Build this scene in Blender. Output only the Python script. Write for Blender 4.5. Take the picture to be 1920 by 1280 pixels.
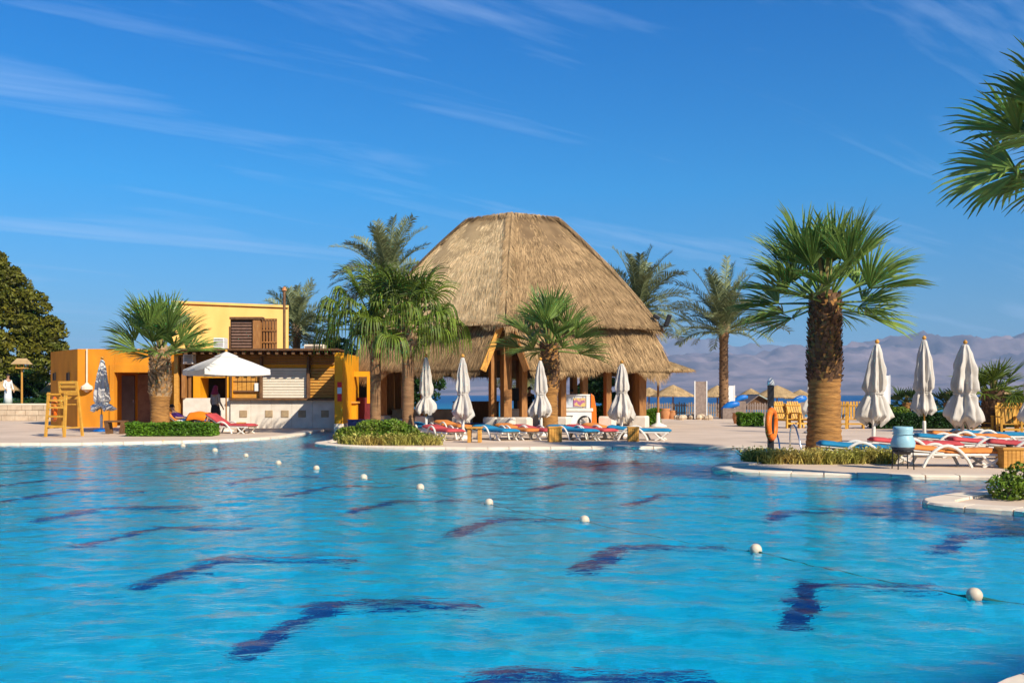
import bpy, bmesh, math, random
import numpy as np
from mathutils import Vector, Matrix, noise
from mathutils.geometry import tessellate_polygon
R = math.radians
S = bpy.context.scene
for o in list(bpy.data.objects): bpy.data.objects.remove(o)
COL = S.collection
# ------------------------------------------------------------------ camera
H = 1.4            # eye height above the pool deck (deck is z = 0, metres)
F = 1920 * 35 / 36 # focal length in pixels of the 1920 px wide photograph
cam = bpy.data.cameras.new('camera'); cam.lens = 35; cam.shift_y = 100 / 1920; cam.clip_end = 60000; cam.clip_start = .05
co = bpy.data.objects.new('camera', cam); COL.objects.link(co); co.location = (0, 0, H); co.rotation_euler = (R(90), 0, 0); S.camera = co
# ------------------------------------------------------------------ sky and sun
AZ, EL = R(40), R(34)    # sun behind the camera's right shoulder
W = bpy.data.worlds.new('World'); S.world = W; W.use_nodes = True
nt = W.node_tree; N = nt.nodes; L = nt.links.new
sky = N.new('ShaderNodeTexSky'); sky.sky_type = 'NISHITA'; sky.sun_disc = False
sky.sun_elevation = EL; sky.sun_rotation = math.pi - AZ; sky.dust_density = .0; sky.air_density = 1.0; sky.ozone_density = 3.0; sky.altitude = 400
hs = N.new('ShaderNodeHueSaturation'); hs.inputs['Saturation'].default_value = 1.0; hs.inputs['Value'].default_value = 1.0
tint = N.new('ShaderNodeMix'); tint.data_type = 'RGBA'; tint.blend_type = 'MULTIPLY'; tint.inputs[0].default_value = 1
pass
L(sky.outputs[0], hs.inputs['Color']); L(hs.outputs[0], tint.inputs[6])
# thin cirrus streaks on a high plane
tc = N.new('ShaderNodeTexCoord'); sep = N.new('ShaderNodeSeparateXYZ'); L(tc.outputs['Generated'], sep.inputs[0])
tr_ = N.new('ShaderNodeValToRGB'); L(sep.outputs[2], tr_.inputs[0]); L(tr_.outputs[0], tint.inputs[7])   # clear desert air: deep blue overhead, muted near the horizon
TR = [(0, (.34, .42, .54)), (.1, (.23, .53, .76)), (.2, (.09, .64, .98)), (.36, (.02, .56, 1.06))]
while len(tr_.color_ramp.elements) < len(TR): tr_.color_ramp.elements.new(.5)
for e_, (p_, c_) in zip(tr_.color_ramp.elements, TR): e_.position = p_; e_.color = (*c_, 1)
zc = N.new('ShaderNodeMath'); zc.operation = 'MAXIMUM'; zc.inputs[1].default_value = 0; L(sep.outputs[2], zc.inputs[0])
za = N.new('ShaderNodeMath'); za.operation = 'ADD'; za.inputs[1].default_value = .12; L(zc.outputs[0], za.inputs[0])
comb = N.new('ShaderNodeCombineXYZ')
for i in (0, 1):
    d = N.new('ShaderNodeMath'); d.operation = 'DIVIDE'; L(sep.outputs[i], d.inputs[0]); L(za.outputs[0], d.inputs[1]); L(d.outputs[0], comb.inputs[i])
mr0 = N.new('ShaderNodeMapping'); mr0.inputs['Rotation'].default_value = (0, 0, R(-35)); L(comb.outputs[0], mr0.inputs[0])
mp = N.new('ShaderNodeMapping'); mp.inputs['Scale'].default_value = (.5, 2.8, 1); mp.inputs['Location'].default_value = (.4, .55, 0); L(mr0.outputs[0], mp.inputs[0])
n1 = N.new('ShaderNodeTexNoise'); n1.inputs['Scale'].default_value = 1.1; n1.inputs['Detail'].default_value = 7; n1.inputs['Roughness'].default_value = .58; n1.inputs['Distortion'].default_value = .5
L(mp.outputs[0], n1.inputs['Vector'])
cr = N.new('ShaderNodeValToRGB'); cr.color_ramp.elements[0].position = .52; cr.color_ramp.elements[1].position = .86
cr.color_ramp.elements[0].color = (0, 0, 0, 1); cr.color_ramp.elements[1].color = (.62, .62, .62, 1)
L(n1.outputs[0], cr.inputs[0])
cl = N.new('ShaderNodeMix'); cl.data_type = 'RGBA'; cl.inputs[7].default_value = (4.2, 5.6, 8.0, 1)
L(cr.outputs[0], cl.inputs[0]); L(tint.outputs[2], cl.inputs[6]); L(cl.outputs[2], N['Background'].inputs[0])
N['Background'].inputs[1].default_value = .09
sun = bpy.data.lights.new('sun', 'SUN'); sun.energy = 4.4; sun.angle = R(.55); sun.color = (1, .91, .77)
so = bpy.data.objects.new('sun', sun); COL.objects.link(so)
so.rotation_euler = Vector((math.cos(EL) * math.sin(AZ), -math.cos(EL) * math.cos(AZ), math.sin(EL))).to_track_quat('Z', 'Y').to_euler()
S.view_settings.view_transform = 'Standard'; S.view_settings.look = 'None'; S.view_settings.exposure = .6; S.view_settings.gamma = 1
S.render.engine = 'CYCLES'; S.cycles.use_denoising = True
S.cycles.max_bounces = 8; S.cycles.transparent_max_bounces = 8; S.cycles.volume_bounces = 0
S.cycles.caustics_refractive = True; S.cycles.caustics_reflective = False; S.cycles.blur_glossy = .4; S.cycles.sample_clamp_indirect = 40

# ------------------------------------------------------------------ helpers
def X(px, Y): return (px - 960) * Y / F
def Z(py, Y): return H - (py - 740) * Y / F
def GY(py, z=0): return (H - z) * F / (py - 740)
def G(px, py, z=0):
    Y = GY(py, z); return Vector((X(px, Y), Y, z))
def P(px, py, Y): return Vector((X(px, Y), Y, Z(py, Y)))

MATS = {}
def M(name, c1, c2=None, scale=6, rough=.7, bump=0, bscale=None, spec=.25, rnd=0, isl=0, trans=0, stretch=(1, 1, 1), detail=4, metal=0, lo=.35, hi=.65):
    m = bpy.data.materials.new(name); m.use_nodes = True; MATS[name] = m
    n = m.node_tree.nodes; l = m.node_tree.links.new; b = n['Principled BSDF']
    b.inputs['Roughness'].default_value = rough; b.inputs['Specular IOR Level'].default_value = spec; b.inputs['Metallic'].default_value = metal
    c2 = c2 or tuple(x * .8 for x in c1)
    tcn = n.new('ShaderNodeTexCoord'); mpn = n.new('ShaderNodeMapping'); mpn.inputs['Scale'].default_value = stretch; l(tcn.outputs['Object'], mpn.inputs[0])
    nz = n.new('ShaderNodeTexNoise'); nz.inputs['Scale'].default_value = scale; nz.inputs['Detail'].default_value = detail; l(mpn.outputs[0], nz.inputs['Vector'])
    r = n.new('ShaderNodeValToRGB'); r.color_ramp.elements[0].position = lo; r.color_ramp.elements[1].position = hi
    r.color_ramp.elements[0].color = (*c1, 1); r.color_ramp.elements[1].color = (*c2, 1); l(nz.outputs[0], r.inputs[0])
    out = r.outputs[0]
    def vary(src, amt, out):
        mr = n.new('ShaderNodeMapRange'); mr.inputs[3].default_value = 1 - amt; mr.inputs[4].default_value = 1 + amt; l(src, mr.inputs[0])
        mm = n.new('ShaderNodeMix'); mm.data_type = 'RGBA'; mm.blend_type = 'MULTIPLY'; mm.inputs[0].default_value = 1
        cc = n.new('ShaderNodeCombineColor'); [l(mr.outputs[0], cc.inputs[i]) for i in range(3)]
        l(out, mm.inputs[6]); l(cc.outputs[0], mm.inputs[7]); return mm.outputs[2]
    if rnd: out = vary(n.new('ShaderNodeObjectInfo').outputs['Random'], rnd, out)
    if isl: out = vary(n.new('ShaderNodeNewGeometry').outputs['Random Per Island'], isl, out)
    l(out, b.inputs['Base Color'])
    if bump:
        nb = n.new('ShaderNodeTexNoise'); nb.inputs['Scale'].default_value = bscale or scale * 4; nb.inputs['Detail'].default_value = 5; l(mpn.outputs[0], nb.inputs['Vector'])
        bp = n.new('ShaderNodeBump'); bp.inputs['Strength'].default_value = bump; bp.inputs['Distance'].default_value = .02; l(nb.outputs[0], bp.inputs['Height']); l(bp.outputs[0], b.inputs['Normal'])
    if trans:
        t = n.new('ShaderNodeBsdfTranslucent'); l(out, t.inputs[0]); mx = n.new('ShaderNodeMixShader'); mx.inputs[0].default_value = trans
        l(b.outputs[0], mx.inputs[1]); l(t.outputs[0], mx.inputs[2]); l(mx.outputs[0], n['Material Output'].inputs[0])
    return m

def tag(o, label=None, cat=None, group=None, kind=None):
    if label: o['label'] = label
    if cat: o['category'] = cat
    if group: o['group'] = group
    if kind: o['kind'] = kind
    return o
def thing(name, label, cat, loc=(0, 0, 0), rz=0, group=None):
    o = bpy.data.objects.new(name, None); COL.objects.link(o); o.location = loc; o.rotation_euler = (0, 0, rz); o.empty_display_size = .1
    return tag(o, label, cat, group)
def mk(name, V, Fc, mat, parent=None, smooth=False, loc=None):
    me = bpy.data.meshes.new(name)
    me.from_pydata(V.tolist() if isinstance(V, np.ndarray) else [tuple(v) for v in V], [], Fc.tolist() if isinstance(Fc, np.ndarray) else Fc)
    me.materials.append(MATS[mat])
    if smooth: me.polygons.foreach_set('use_smooth', [True] * len(me.polygons))
    o = bpy.data.objects.new(name, me); COL.objects.link(o); o.parent = parent
    if loc is not None: o.location = loc
    return o
def inst(src, parent=None, loc=None, rot=None, scale=None):
    o = src.copy(); COL.objects.link(o); o.parent = parent
    if loc is not None: o.location = loc
    if rot is not None: o.rotation_euler = rot
    if scale is not None: o.scale = scale
    return o
class MB:
    def __init__(s, o=(0, 0, 0)): s.v = []; s.f = []; s.o = Vector(o)
    def add(s, vs, fs):
        b = len(s.v); s.v += [Vector(v) - s.o for v in vs]; s.f += [tuple(b + i for i in f) for f in fs]; return s
    def box(s, c, d, rz=0, rx=0, ry=0):
        m = Matrix.Rotation(rz, 3, 'Z') @ Matrix.Rotation(ry, 3, 'Y') @ Matrix.Rotation(rx, 3, 'X')
        vs = [Vector(c) + m @ Vector((x * d[0] / 2, y * d[1] / 2, z * d[2] / 2)) for x in (-1, 1) for y in (-1, 1) for z in (-1, 1)]
        return s.add(vs, [(0, 1, 3, 2), (4, 6, 7, 5), (0, 4, 5, 1), (2, 3, 7, 6), (0, 2, 6, 4), (1, 5, 7, 3)])
    def b2(s, x0, x1, y0, y1, z0, z1): return s.box(((x0 + x1) / 2, (y0 + y1) / 2, (z0 + z1) / 2), (abs(x1 - x0), abs(y1 - y0), abs(z1 - z0)))
    def pr(s, px0, px1, py0, py1, Y, d):   # a box whose front covers that span of the view at depth Y
        return s.b2(X(px0, Y), X(px1, Y), Y, Y + d, Z(py1, Y), Z(py0, Y))
    def bar(s, a, b, w, h=None, up=(0, 0, 1)):
        a, b = Vector(a), Vector(b); h = h or w; t = (b - a).normalized(); u = Vector(up)
        if abs(t.dot(u)) > .98: u = Vector((0, 1, 0))
        r = t.cross(u).normalized(); u = r.cross(t)
        vs = [p + r * (i * w / 2) + u * (j * h / 2) for p in (a, b) for i, j in ((-1, -1), (1, -1), (1, 1), (-1, 1))]
        return s.add(vs, [(3, 2, 1, 0), (4, 5, 6, 7), (0, 1, 5, 4), (1, 2, 6, 5), (2, 3, 7, 6), (3, 0, 4, 7)])
    def tube(s, pts, rs, n=8, cap=True, closed=False):
        pts = [Vector(p) for p in pts]; m = len(pts)
        if not hasattr(rs, '__len__'): rs = [rs] * m
        vs = []; pr = None
        for i, p in enumerate(pts):
            t = (pts[(i + 1) % m] - pts[i - 1]) if closed else (pts[min(i + 1, m - 1)] - pts[max(i - 1, 0)])
            t.normalize(); a = pr if pr is not None else (Vector((1, 0, 0)) if abs(t.x) < .9 else Vector((0, 1, 0)))
            r = (a - t * a.dot(t)).normalized(); pr = r; u = t.cross(r)
            vs += [p + (r * math.cos(2 * math.pi * k / n) + u * math.sin(2 * math.pi * k / n)) * rs[i] for k in range(n)]
        fs = []
        for i in range(m if closed else m - 1):
            j = (i + 1) % m
            fs += [(i * n + k, i * n + (k + 1) % n, j * n + (k + 1) % n, j * n + k) for k in range(n)]
        if cap and not closed: fs += [tuple(range(n))[::-1], tuple(range((m - 1) * n, m * n))]
        return s.add(vs, fs)
    def lathe(s, prof, c=(0, 0, 0), n=16, cap=True):
        c = Vector(c); vs = [c + Vector((r * math.cos(2 * math.pi * k / n), r * math.sin(2 * math.pi * k / n), z)) for r, z in prof for k in range(n)]
        fs = [(i * n + k, i * n + (k + 1) % n, (i + 1) * n + (k + 1) % n, (i + 1) * n + k) for i in range(len(prof) - 1) for k in range(n)]
        if cap: fs += [tuple(range(n))[::-1], tuple(range((len(prof) - 1) * n, len(prof) * n))]
        return s.add(vs, fs)
    def build(s, name, mat, parent=None, smooth=False, bev=0, loc=None):
        o = mk(name, s.v, s.f, mat, parent, smooth, loc)
        if bev:
            b = o.modifiers.new('bevel', 'BEVEL'); b.width = bev; b.segments = 2; b.limit_method = 'ANGLE'
        return o
def lerp(a, b, t): return a + (b - a) * t
def catmull(pts, n=8, closed=True):
    out = []; m = len(pts); pts = [Vector(p) for p in pts]
    for i in range(m if closed else m - 1):
        g = lambda k: pts[k % m] if closed else pts[max(0, min(m - 1, k))]
        a, b, c, d = g(i - 1), g(i), g(i + 1), g(i + 2)
        for j in range(n):
            t = j / n; out.append(.5 * ((2 * b) + (c - a) * t + (2 * a - 5 * b + 4 * c - d) * t * t + (3 * b - a - 3 * c + d) * t ** 3))
    if not closed: out.append(pts[-1])
    return out

# ------------------------------------------------------------------ materials
M('deck', (.68, .52, .375), (.56, .42, .295), .55, .75, .15, 30, detail=9)
M('coping', (.80, .67, .50), (.70, .565, .41), 2, .75, .2, 25, rnd=.07, detail=7)
M('pool_tile', (.001, .73, .99), (.001, .66, .97), 2.5, .5, rnd=0)
M('stripe_tile', (.004, .035, .20), (.004, .05, .25), 8, .5)
M('sand', (.50, .36, .24), (.40, .28, .18), .6, .9, .3, 5)
M('lawn', (.05, .14, .02), (.03, .09, .015), 2, .9)
M('orange_wall', (.68, .26, .016), (.54, .195, .013), 1.6, .85, .12, 40, stretch=(1, 1, .35))
M('ochre_wall', (.80, .485, .145), (.70, .40, .11), 1.2, .85, .12, 40, stretch=(1, 1, .35), lo=.4, hi=.75)
M('yellow_paint', (.72, .31, .008), (.64, .27, .008), 2, .6, .08, 40)
M('wood_yellow', (.58, .29, .055), (.44, .20, .035), 4, .55, .2, 20, stretch=(1, 1, 6), rnd=.15)
M('wood_post', (.36, .165, .05), (.25, .105, .03), 5, .6, .25, 14, stretch=(4, 4, .6), rnd=.12)
M('wood_dark', (.17, .085, .035), (.11, .052, .022), 6, .6, .2, 20, rnd=.15)
M('wood_brown', (.22, .125, .085), (.16, .09, .06), 6, .7, .2, 20, rnd=.15)
M('wood_grey', (.28, .21, .17), (.2, .15, .12), 6, .8, .2, 20, rnd=.15)
M('chair_wood', (.62, .33, .05), (.5, .25, .035), 6, .5, .15, 30, rnd=.12)
M('stone_panel', (.74, .66, .55), (.62, .54, .44), 2.5, .8, .2, 20, rnd=.05)
M('stone_wall', (.56, .44, .30), (.44, .33, .22), 3, .85, .4, 12, rnd=.12)
M('stone_tile', (.42, .30, .17), (.34, .24, .14), 8, .8, rnd=.1)
M('white_paint', (.76, .74, .70), (.68, .66, .62), 4, .5)
M('shutter', (.74, .66, .52), (.68, .60, .47), 4, .5, rnd=.03)
M('white_plastic', (.74, .70, .62), (.64, .59, .50), 6, .4)
M('canvas', (.66, .61, .53), (.50, .45, .38), 3.2, .85, .6, 9, trans=.12, stretch=(1, 1, .5))
M('canvas_bright', (.80, .77, .70), (.74, .71, .64), 3, .8, trans=.2)
M('canvas_grey', (.62, .59, .55), (.50, .47, .44), 3, .85)
M('cushion_blue', (.015, .20, .36), (.012, .16, .29), 5, .8, .2, 15, rnd=.1)
M('cushion_orange', (.64, .22, .045), (.52, .17, .035), 5, .8, .2, 15, rnd=.1)
M('cushion_red', (.52, .07, .07), (.42, .05, .055), 5, .8, .2, 15, rnd=.1)
M('ring_orange', (.78, .17, .015), (.7, .14, .01), 5, .45)
M('steel', (.6, .6, .62), (.5, .5, .52), 5, .25, metal=1)
M('black', (.012, .012, .014), (.02, .02, .022), 5, .4)
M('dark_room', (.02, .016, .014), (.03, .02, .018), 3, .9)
M('door_grey', (.17, .15, .17), (.14, .125, .14), 3, .6)
M('navy_tile', (.03, .035, .12), (.045, .05, .16), 14, .4)
M('maroon', (.16, .02, .025), (.12, .015, .02), 5, .7)
M('sign_red', (.62, .015, .02), (.55, .012, .02), 5, .4)
M('sign_blue', (.35, .55, .70), (.55, .68, .75), 30, .4)
M('pot_blue', (.30, .50, .55), (.22, .40, .46), 4, .4, .1)
M('pot_dark', (.03, .03, .035), (.05, .05, .055), 6, .5)
M('terracotta', (.55, .25, .10), (.45, .19, .075), 5, .8)
M('boat_blue', (.01, .16, .5), (.01, .12, .42), 4, .4)
M('pale_green', (.45, .55, .48), (.40, .5, .44), 4, .6)
M('glass_case', (.55, .58, .62), (.45, .48, .52), 3, .15, spec=.5)
M('poster', (.35, .12, .25), (.65, .45, .15), 9, .4, lo=.45, hi=.55)
M('tyre', (.02, .02, .02), None, 6, .7)
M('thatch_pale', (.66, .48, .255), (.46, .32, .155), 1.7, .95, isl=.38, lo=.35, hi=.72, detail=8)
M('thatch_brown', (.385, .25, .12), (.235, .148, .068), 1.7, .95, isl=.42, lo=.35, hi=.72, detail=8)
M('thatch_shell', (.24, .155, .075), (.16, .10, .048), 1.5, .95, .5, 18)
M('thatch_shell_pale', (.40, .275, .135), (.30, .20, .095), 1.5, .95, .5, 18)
M('straw_beach', (.50, .34, .16), (.38, .25, .115), 2, .95, .6, 25, isl=.25, rnd=.1)
M('frond_fan', (.25, .345, .075), (.125, .215, .045), 2.0, .4, isl=.35, rnd=.22, trans=.38, spec=.4)
M('frond_ribbon', (.17, .23, .022), (.085, .135, .014), 1.5, .5, isl=.45, rnd=.3, trans=.3, spec=.35)
M('frond_date', (.25, .275, .12), (.17, .20, .085), 2, .5, isl=.35, rnd=.25, trans=.2, spec=.35)
M('frond_dark', (.05, .085, .02), (.03, .06, .014), 2, .5, isl=.4, rnd=.25, trans=.2, spec=.35)
M('frond_dry', (.36, .25, .11), (.26, .17, .07), 2, .8, isl=.3, rnd=.2, trans=.15)
M('petiole', (.22, .20, .06), (.28, .19, .07), 5, .6)
M('trunk_smooth', (.38, .185, .05), (.20, .095, .028), 3.5, .85, .9, 9, stretch=(1, 1, 5))
M('trunk_brown', (.27, .15, .07), (.17, .09, .042), 3, .9, .7, 9, stretch=(1, 1, 4))
M('boots', (.17, .095, .05), (.10, .055, .03), 3, .9, isl=.5)
M('boots_pale', (.42, .29, .16), (.24, .15, .08), 3, .9, isl=.45)
M('leaf_tree', (.17, .15, .016), (.09, .105, .012), 1.0, .5, isl=.55, trans=.25)
M('leaf_hedge', (.12, .24, .014), (.07, .16, .012), 1.5, .5, isl=.5, trans=.25)
M('leaf_dark', (.022, .065, .010), (.015, .045, .008), 1.5, .5, isl=.5, trans=.2)
M('leaf_mix', (.11, .20, .014), (.17, .20, .024), 2.5, .5, isl=.5, trans=.25)
M('grass_dry', (.52, .40, .11), (.32, .31, .06), 2.0, .7, isl=.45, trans=.25)
M('twig', (.12, .075, .04), None, 5, .9)
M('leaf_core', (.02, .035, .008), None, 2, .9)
M('rope', (.03, .16, .13), None, 5, .7)
M('float_white', (.62, .52, .37), (.55, .45, .31), 6, .4)
M('float_yellow', (.75, .5, .12), None, 6, .4)
M('mount_near', (.30, .22, .21), (.11, .09, .10), .0035, .95, detail=8)
M('mount_far', (.20, .16, .16), (.16, .13, .13), .002, .95, detail=8)
M('skin', (.42, .24, .15), (.38, .21, .13), 5, .6)
M('hair', (.015, .012, .010), None, 5, .7)
M('cloth_white', (.78, .77, .75), None, 5, .8)
M('cloth_grey', (.30, .27, .26), None, 5, .8)
M('cloth_black', (.018, .018, .022), None, 5, .8)
M('cloth_maroon', (.22, .02, .06), None, 5, .8)
M('cloth_purple', (.05, .012, .12), None, 5, .8)
M('cloth_blue', (.03, .10, .28), None, 5, .8)
M('towel_orange', (.80, .22, .01), None, 5, .9)
M('wall_brick', (.30, .18, .12), (.22, .13, .09), 5, .85)

# ------------------------------------------------------------------ setting: pool outline, deck, coping, floor
px_edge = [  # the coping line as read along the pool's rim, left to right
    (0, 833), (150, 832), (300, 829), (440, 825), (530, 819), (575, 812), (592, 808), (632, 806), (640, 815), (622, 826), (592, 831), (612, 835), (660, 838),
    (760, 840.5), (900, 841), (1050, 840), (1250, 839), (1380, 840), (1450, 842), (1475, 850), (1440, 862), (1385, 869), (1338, 876), (1352, 882), (1420, 887),
    (1560, 891), (1720, 894), (1850, 896), (1925, 900), (1935, 912), (1880, 922), (1790, 929), (1735, 939), (1755, 948), (1830, 955), (1930, 962), (2080, 985)]
edge = [G(*p).xy for p in px_edge] + [Vector(p) for p in ((8.2, 9.6), (7.6, 7.4), (5.2, 6.3), (3.4, 5.40), (2.60, 4.94), (2.28, 4.70), (1.6, 4.0), (0, 3.45), (-5, 3.3), (-14, 3.6), (-21, 7), (-24, 15), (-23, 24), (-19, 27.6))]
pool = [Vector((p.x, p.y)) for p in catmull([Vector((e.x, e.y, 0)) for e in edge], 6)]
npool = np.array([(p.x, p.y) for p in pool])
def inside(xy, poly=npool):
    x, y = xy[:, 0], xy[:, 1]; r = np.zeros(len(x), bool); j = len(poly) - 1
    for i in range(len(poly)):
        xi, yi = poly[i]; xj, yj = poly[j]
        c = ((yi > y) != (yj > y)) & (x < (xj - xi) * (y - yi) / (yj - yi + 1e-12) + xi); r ^= c; j = i
    return r
ar = sum(pool[i - 1].cross(pool[i]) for i in range(len(pool)))
def offset(d):   # outline moved outward by d
    out = []
    for i, p in enumerate(pool):
        t = (pool[(i + 1) % len(pool)] - pool[i - 1]).normalized(); n = Vector((t.y, -t.x)) * (1 if ar > 0 else -1); out.append(p + n * d)
    return out
c0, c1 = offset(-.03), offset(.36)
def tess(name, outer, hole, z, mat):
    polys = [[Vector((p[0], p[1], 0)) for p in outer], [Vector((p[0], p[1], 0)) for p in hole]]
    tr = tessellate_polygon(polys); vs = polys[0] + polys[1]
    return mk(name, [(v.x, v.y, z) for v in vs], [tuple(t) for t in tr], mat)
deck = tag(tess('pool_deck', [(-70, -12), (70, -12), (70, 64), (-70, 64)], offset(.02), 0, 'deck'), kind='structure')
m = len(pool); vs = []; fs = []
for a, z in ((offset(.35), .002), (offset(.33), .012), (offset(.04), .012), (offset(-.012), .0), (offset(-.012), -.06), (offset(.02), -.065)): vs += [(p.x, p.y, z) for p in a]
for k in range(5): fs += [(k * m + i, k * m + (i + 1) % m, (k + 1) * m + (i + 1) % m, (k + 1) * m + i) for i in range(m)]
cbed = tag(mk('pool_coping', vs, fs, 'deck', smooth=False), kind='structure')
def resample(poly, step):   # matching points along the inner and outer line
    L_ = [0.]
    for i in range(m): L_.append(L_[-1] + (pool[(i + 1) % m] - pool[i]).length)
    k = int(L_[-1] / step); out = []
    for t_ in np.arange(k * 4) / (k * 4) * L_[-1]:
        i = int(np.searchsorted(L_, t_, side='right')) - 1; f = (t_ - L_[i]) / (L_[i + 1] - L_[i]); out.append([p_[i % m].lerp(p_[(i + 1) % m], f) for p_ in poly])
    return out
rsm = resample((c0, c1), .55); rr = random.Random(2)
for k in range(len(rsm) // 4):
    seg = [rsm[(k * 4 + j) % len(rsm)] for j in range(5)]; g0 = .012; dz = rr.uniform(-.002, .003)
    if all(p[0].y < 4.0 or p[0].x < -18 for p in seg): continue
    ins = [p[0] for p in seg]; outs = [p[1] for p in seg]
    for a_ in (ins, outs): a_[0] = a_[0].lerp(a_[1], g0 / .14); a_[4] = a_[4].lerp(a_[3], g0 / .14)
    vs = []
    for a_, b_ in zip(ins, outs): vs += [(a_.x, a_.y, -.055), (a_.x, a_.y, .012 + dz), (lerp(a_, b_, .08).x, lerp(a_, b_, .08).y, .036 + dz), (b_.x, b_.y, .034 + dz), (b_.x, b_.y, .001)]
    fs = [(i * 5 + j, i * 5 + j + 1, i * 5 + j + 6, i * 5 + j + 5) for i in range(4) for j in range(4)] + [(4, 3, 2, 1, 0), (20, 21, 22, 23, 24)]
    mk('coping_stone', vs, fs, 'coping', cbed)
D = -1.35
vs = [(p.x, p.y, -.03) for p in pool] + [(p.x, p.y, D - .02) for p in pool]
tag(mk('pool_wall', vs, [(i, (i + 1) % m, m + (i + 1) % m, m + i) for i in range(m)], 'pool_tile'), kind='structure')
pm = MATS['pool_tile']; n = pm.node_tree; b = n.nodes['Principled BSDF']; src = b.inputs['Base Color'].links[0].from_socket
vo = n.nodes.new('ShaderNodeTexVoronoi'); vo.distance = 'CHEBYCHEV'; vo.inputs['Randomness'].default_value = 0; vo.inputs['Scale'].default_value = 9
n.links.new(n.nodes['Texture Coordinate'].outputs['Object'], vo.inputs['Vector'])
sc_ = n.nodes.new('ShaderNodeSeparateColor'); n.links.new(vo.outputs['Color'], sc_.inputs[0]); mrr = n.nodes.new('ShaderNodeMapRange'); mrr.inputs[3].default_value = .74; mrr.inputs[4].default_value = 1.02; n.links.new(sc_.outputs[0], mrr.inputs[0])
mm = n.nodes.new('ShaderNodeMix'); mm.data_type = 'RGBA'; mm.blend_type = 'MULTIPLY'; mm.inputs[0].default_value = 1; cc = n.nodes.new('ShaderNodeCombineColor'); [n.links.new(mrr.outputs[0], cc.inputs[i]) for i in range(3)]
n.links.new(src, mm.inputs[6]); n.links.new(cc.outputs[0], mm.inputs[7]); n.links.new(mm.outputs[2], b.inputs['Base Color'])   # blue mosaic; its lighter and darker cells paint in caustic light from the ripples
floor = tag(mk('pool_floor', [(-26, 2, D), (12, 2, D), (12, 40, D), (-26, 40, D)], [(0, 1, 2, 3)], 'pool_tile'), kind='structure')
ZW = -.035
def fpt(px, py):   # where a sight line bent by the water meets the pool floor
    s = G(px, py, ZW); d = (s - Vector((0, 0, H))).normalized(); h = Vector((d.x, d.y, 0)); hl = h.length
    st = hl / 1.33; ct = math.sqrt(1 - st * st); return (s + h / hl * (st / ct) * (ZW - D)).xy
marks = [((1485, 1180), (1512, 1094), (1745, 1099)), ((1090, 1068), (1165, 1024), (1355, 1026)), ((845, 1005), (925, 972), (1090, 973)), ((655, 960), (745, 938), (870, 938)),
    ((530, 930), (620, 911), (740, 911)), ((430, 906), (510, 892), (600, 893)), ((350, 888), (430, 876), (520, 876)), ((300, 868), (370, 860), (450, 860)),
    ((440, 1232), (625, 1130), (910, 1135)), ((240, 1105), (430, 1046), (665, 1050)), ((140, 1025), (300, 988), (475, 991)), ((60, 977), (205, 950), (375, 951)),
    ((-10, 942), (135, 919), (275, 920)), ((-20, 912), (100, 898), (215, 899)), ((-60, 890), (60, 880), (160, 881)), ((-40, 872), (60, 866), (120, 866)),
    ((1170, 948), (1240, 927), (1370, 930)), ((1000, 918), (1055, 906), (1170, 906)), ((850, 897), (920, 887), (1010, 887)), ((740, 880), (800, 870), (900, 869)), ((1090, 876), (1140, 868), (1230, 867)),
    ((1760, 1035), (1800, 1002), (1960, 1000)), ((650, 1345), (960, 1268), (1340, 1276)), ((1440, 975), (1480, 958), (1590, 958))]
for a, b, c in marks:
    A, B, C = (Vector((*fpt(*q), 0)) for q in (a, b, c)); w = .115
    pts = [A, B, C]; t1 = (B - A).normalized(); t2 = (C - B).normalized(); n1_ = Vector((-t1.y, t1.x, 0)); n2_ = Vector((-t2.y, t2.x, 0)); nm = (n1_ + n2_).normalized(); k = w / max(.35, nm.dot(n1_))
    vs = [A + n1_ * w, A - n1_ * w, B + nm * k, B - nm * k, C + n2_ * w, C - n2_ * w]
    vs = [(v.x, v.y, D + .012) for v in vs]
    mk('tile_stripe', vs + [(v[0], v[1], D - .01) for v in vs], [(1, 3, 2, 0), (3, 5, 4, 2), (0, 2, 8, 6), (2, 4, 10, 8), (1, 7, 9, 3), (3, 9, 11, 5), (0, 6, 7, 1), (4, 5, 11, 10)], 'stripe_tile', floor)
# water surface: real ripples, refracting and reflecting
wm = bpy.data.materials.new('pool_water'); wm.use_nodes = True; MATS['pool_water'] = wm
n = wm.node_tree; n.nodes.remove(n.nodes['Principled BSDF'])
rf = n.nodes.new('ShaderNodeBsdfRefraction'); rf.inputs['IOR'].default_value = 1.33; rf.inputs['Roughness'].default_value = 0; rf.inputs['Color'].default_value = (.6, .97, 1, 1)
gl = n.nodes.new('ShaderNodeBsdfGlossy'); gl.inputs['Roughness'].default_value = .02
fr = n.nodes.new('ShaderNodeFresnel'); fr.inputs[0].default_value = 1.24
mx = n.nodes.new('ShaderNodeMixShader'); n.links.new(fr.outputs[0], mx.inputs[0]); n.links.new(rf.outputs[0], mx.inputs[1]); n.links.new(gl.outputs[0], mx.inputs[2]); n.links.new(mx.outputs[0], n.nodes['Material Output'].inputs[0])
wt = n.nodes.new('ShaderNodeTexCoord'); wmp = n.nodes.new('ShaderNodeMapping'); wmp.inputs['Scale'].default_value = (1, 1.9, 1); n.links.new(wt.outputs['Object'], wmp.inputs[0])
wn = n.nodes.new('ShaderNodeTexNoise'); wn.inputs['Scale'].default_value = 10; wn.inputs['Detail'].default_value = 3; wn.inputs['Distortion'].default_value = .6; n.links.new(wmp.outputs[0], wn.inputs['Vector'])
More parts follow.
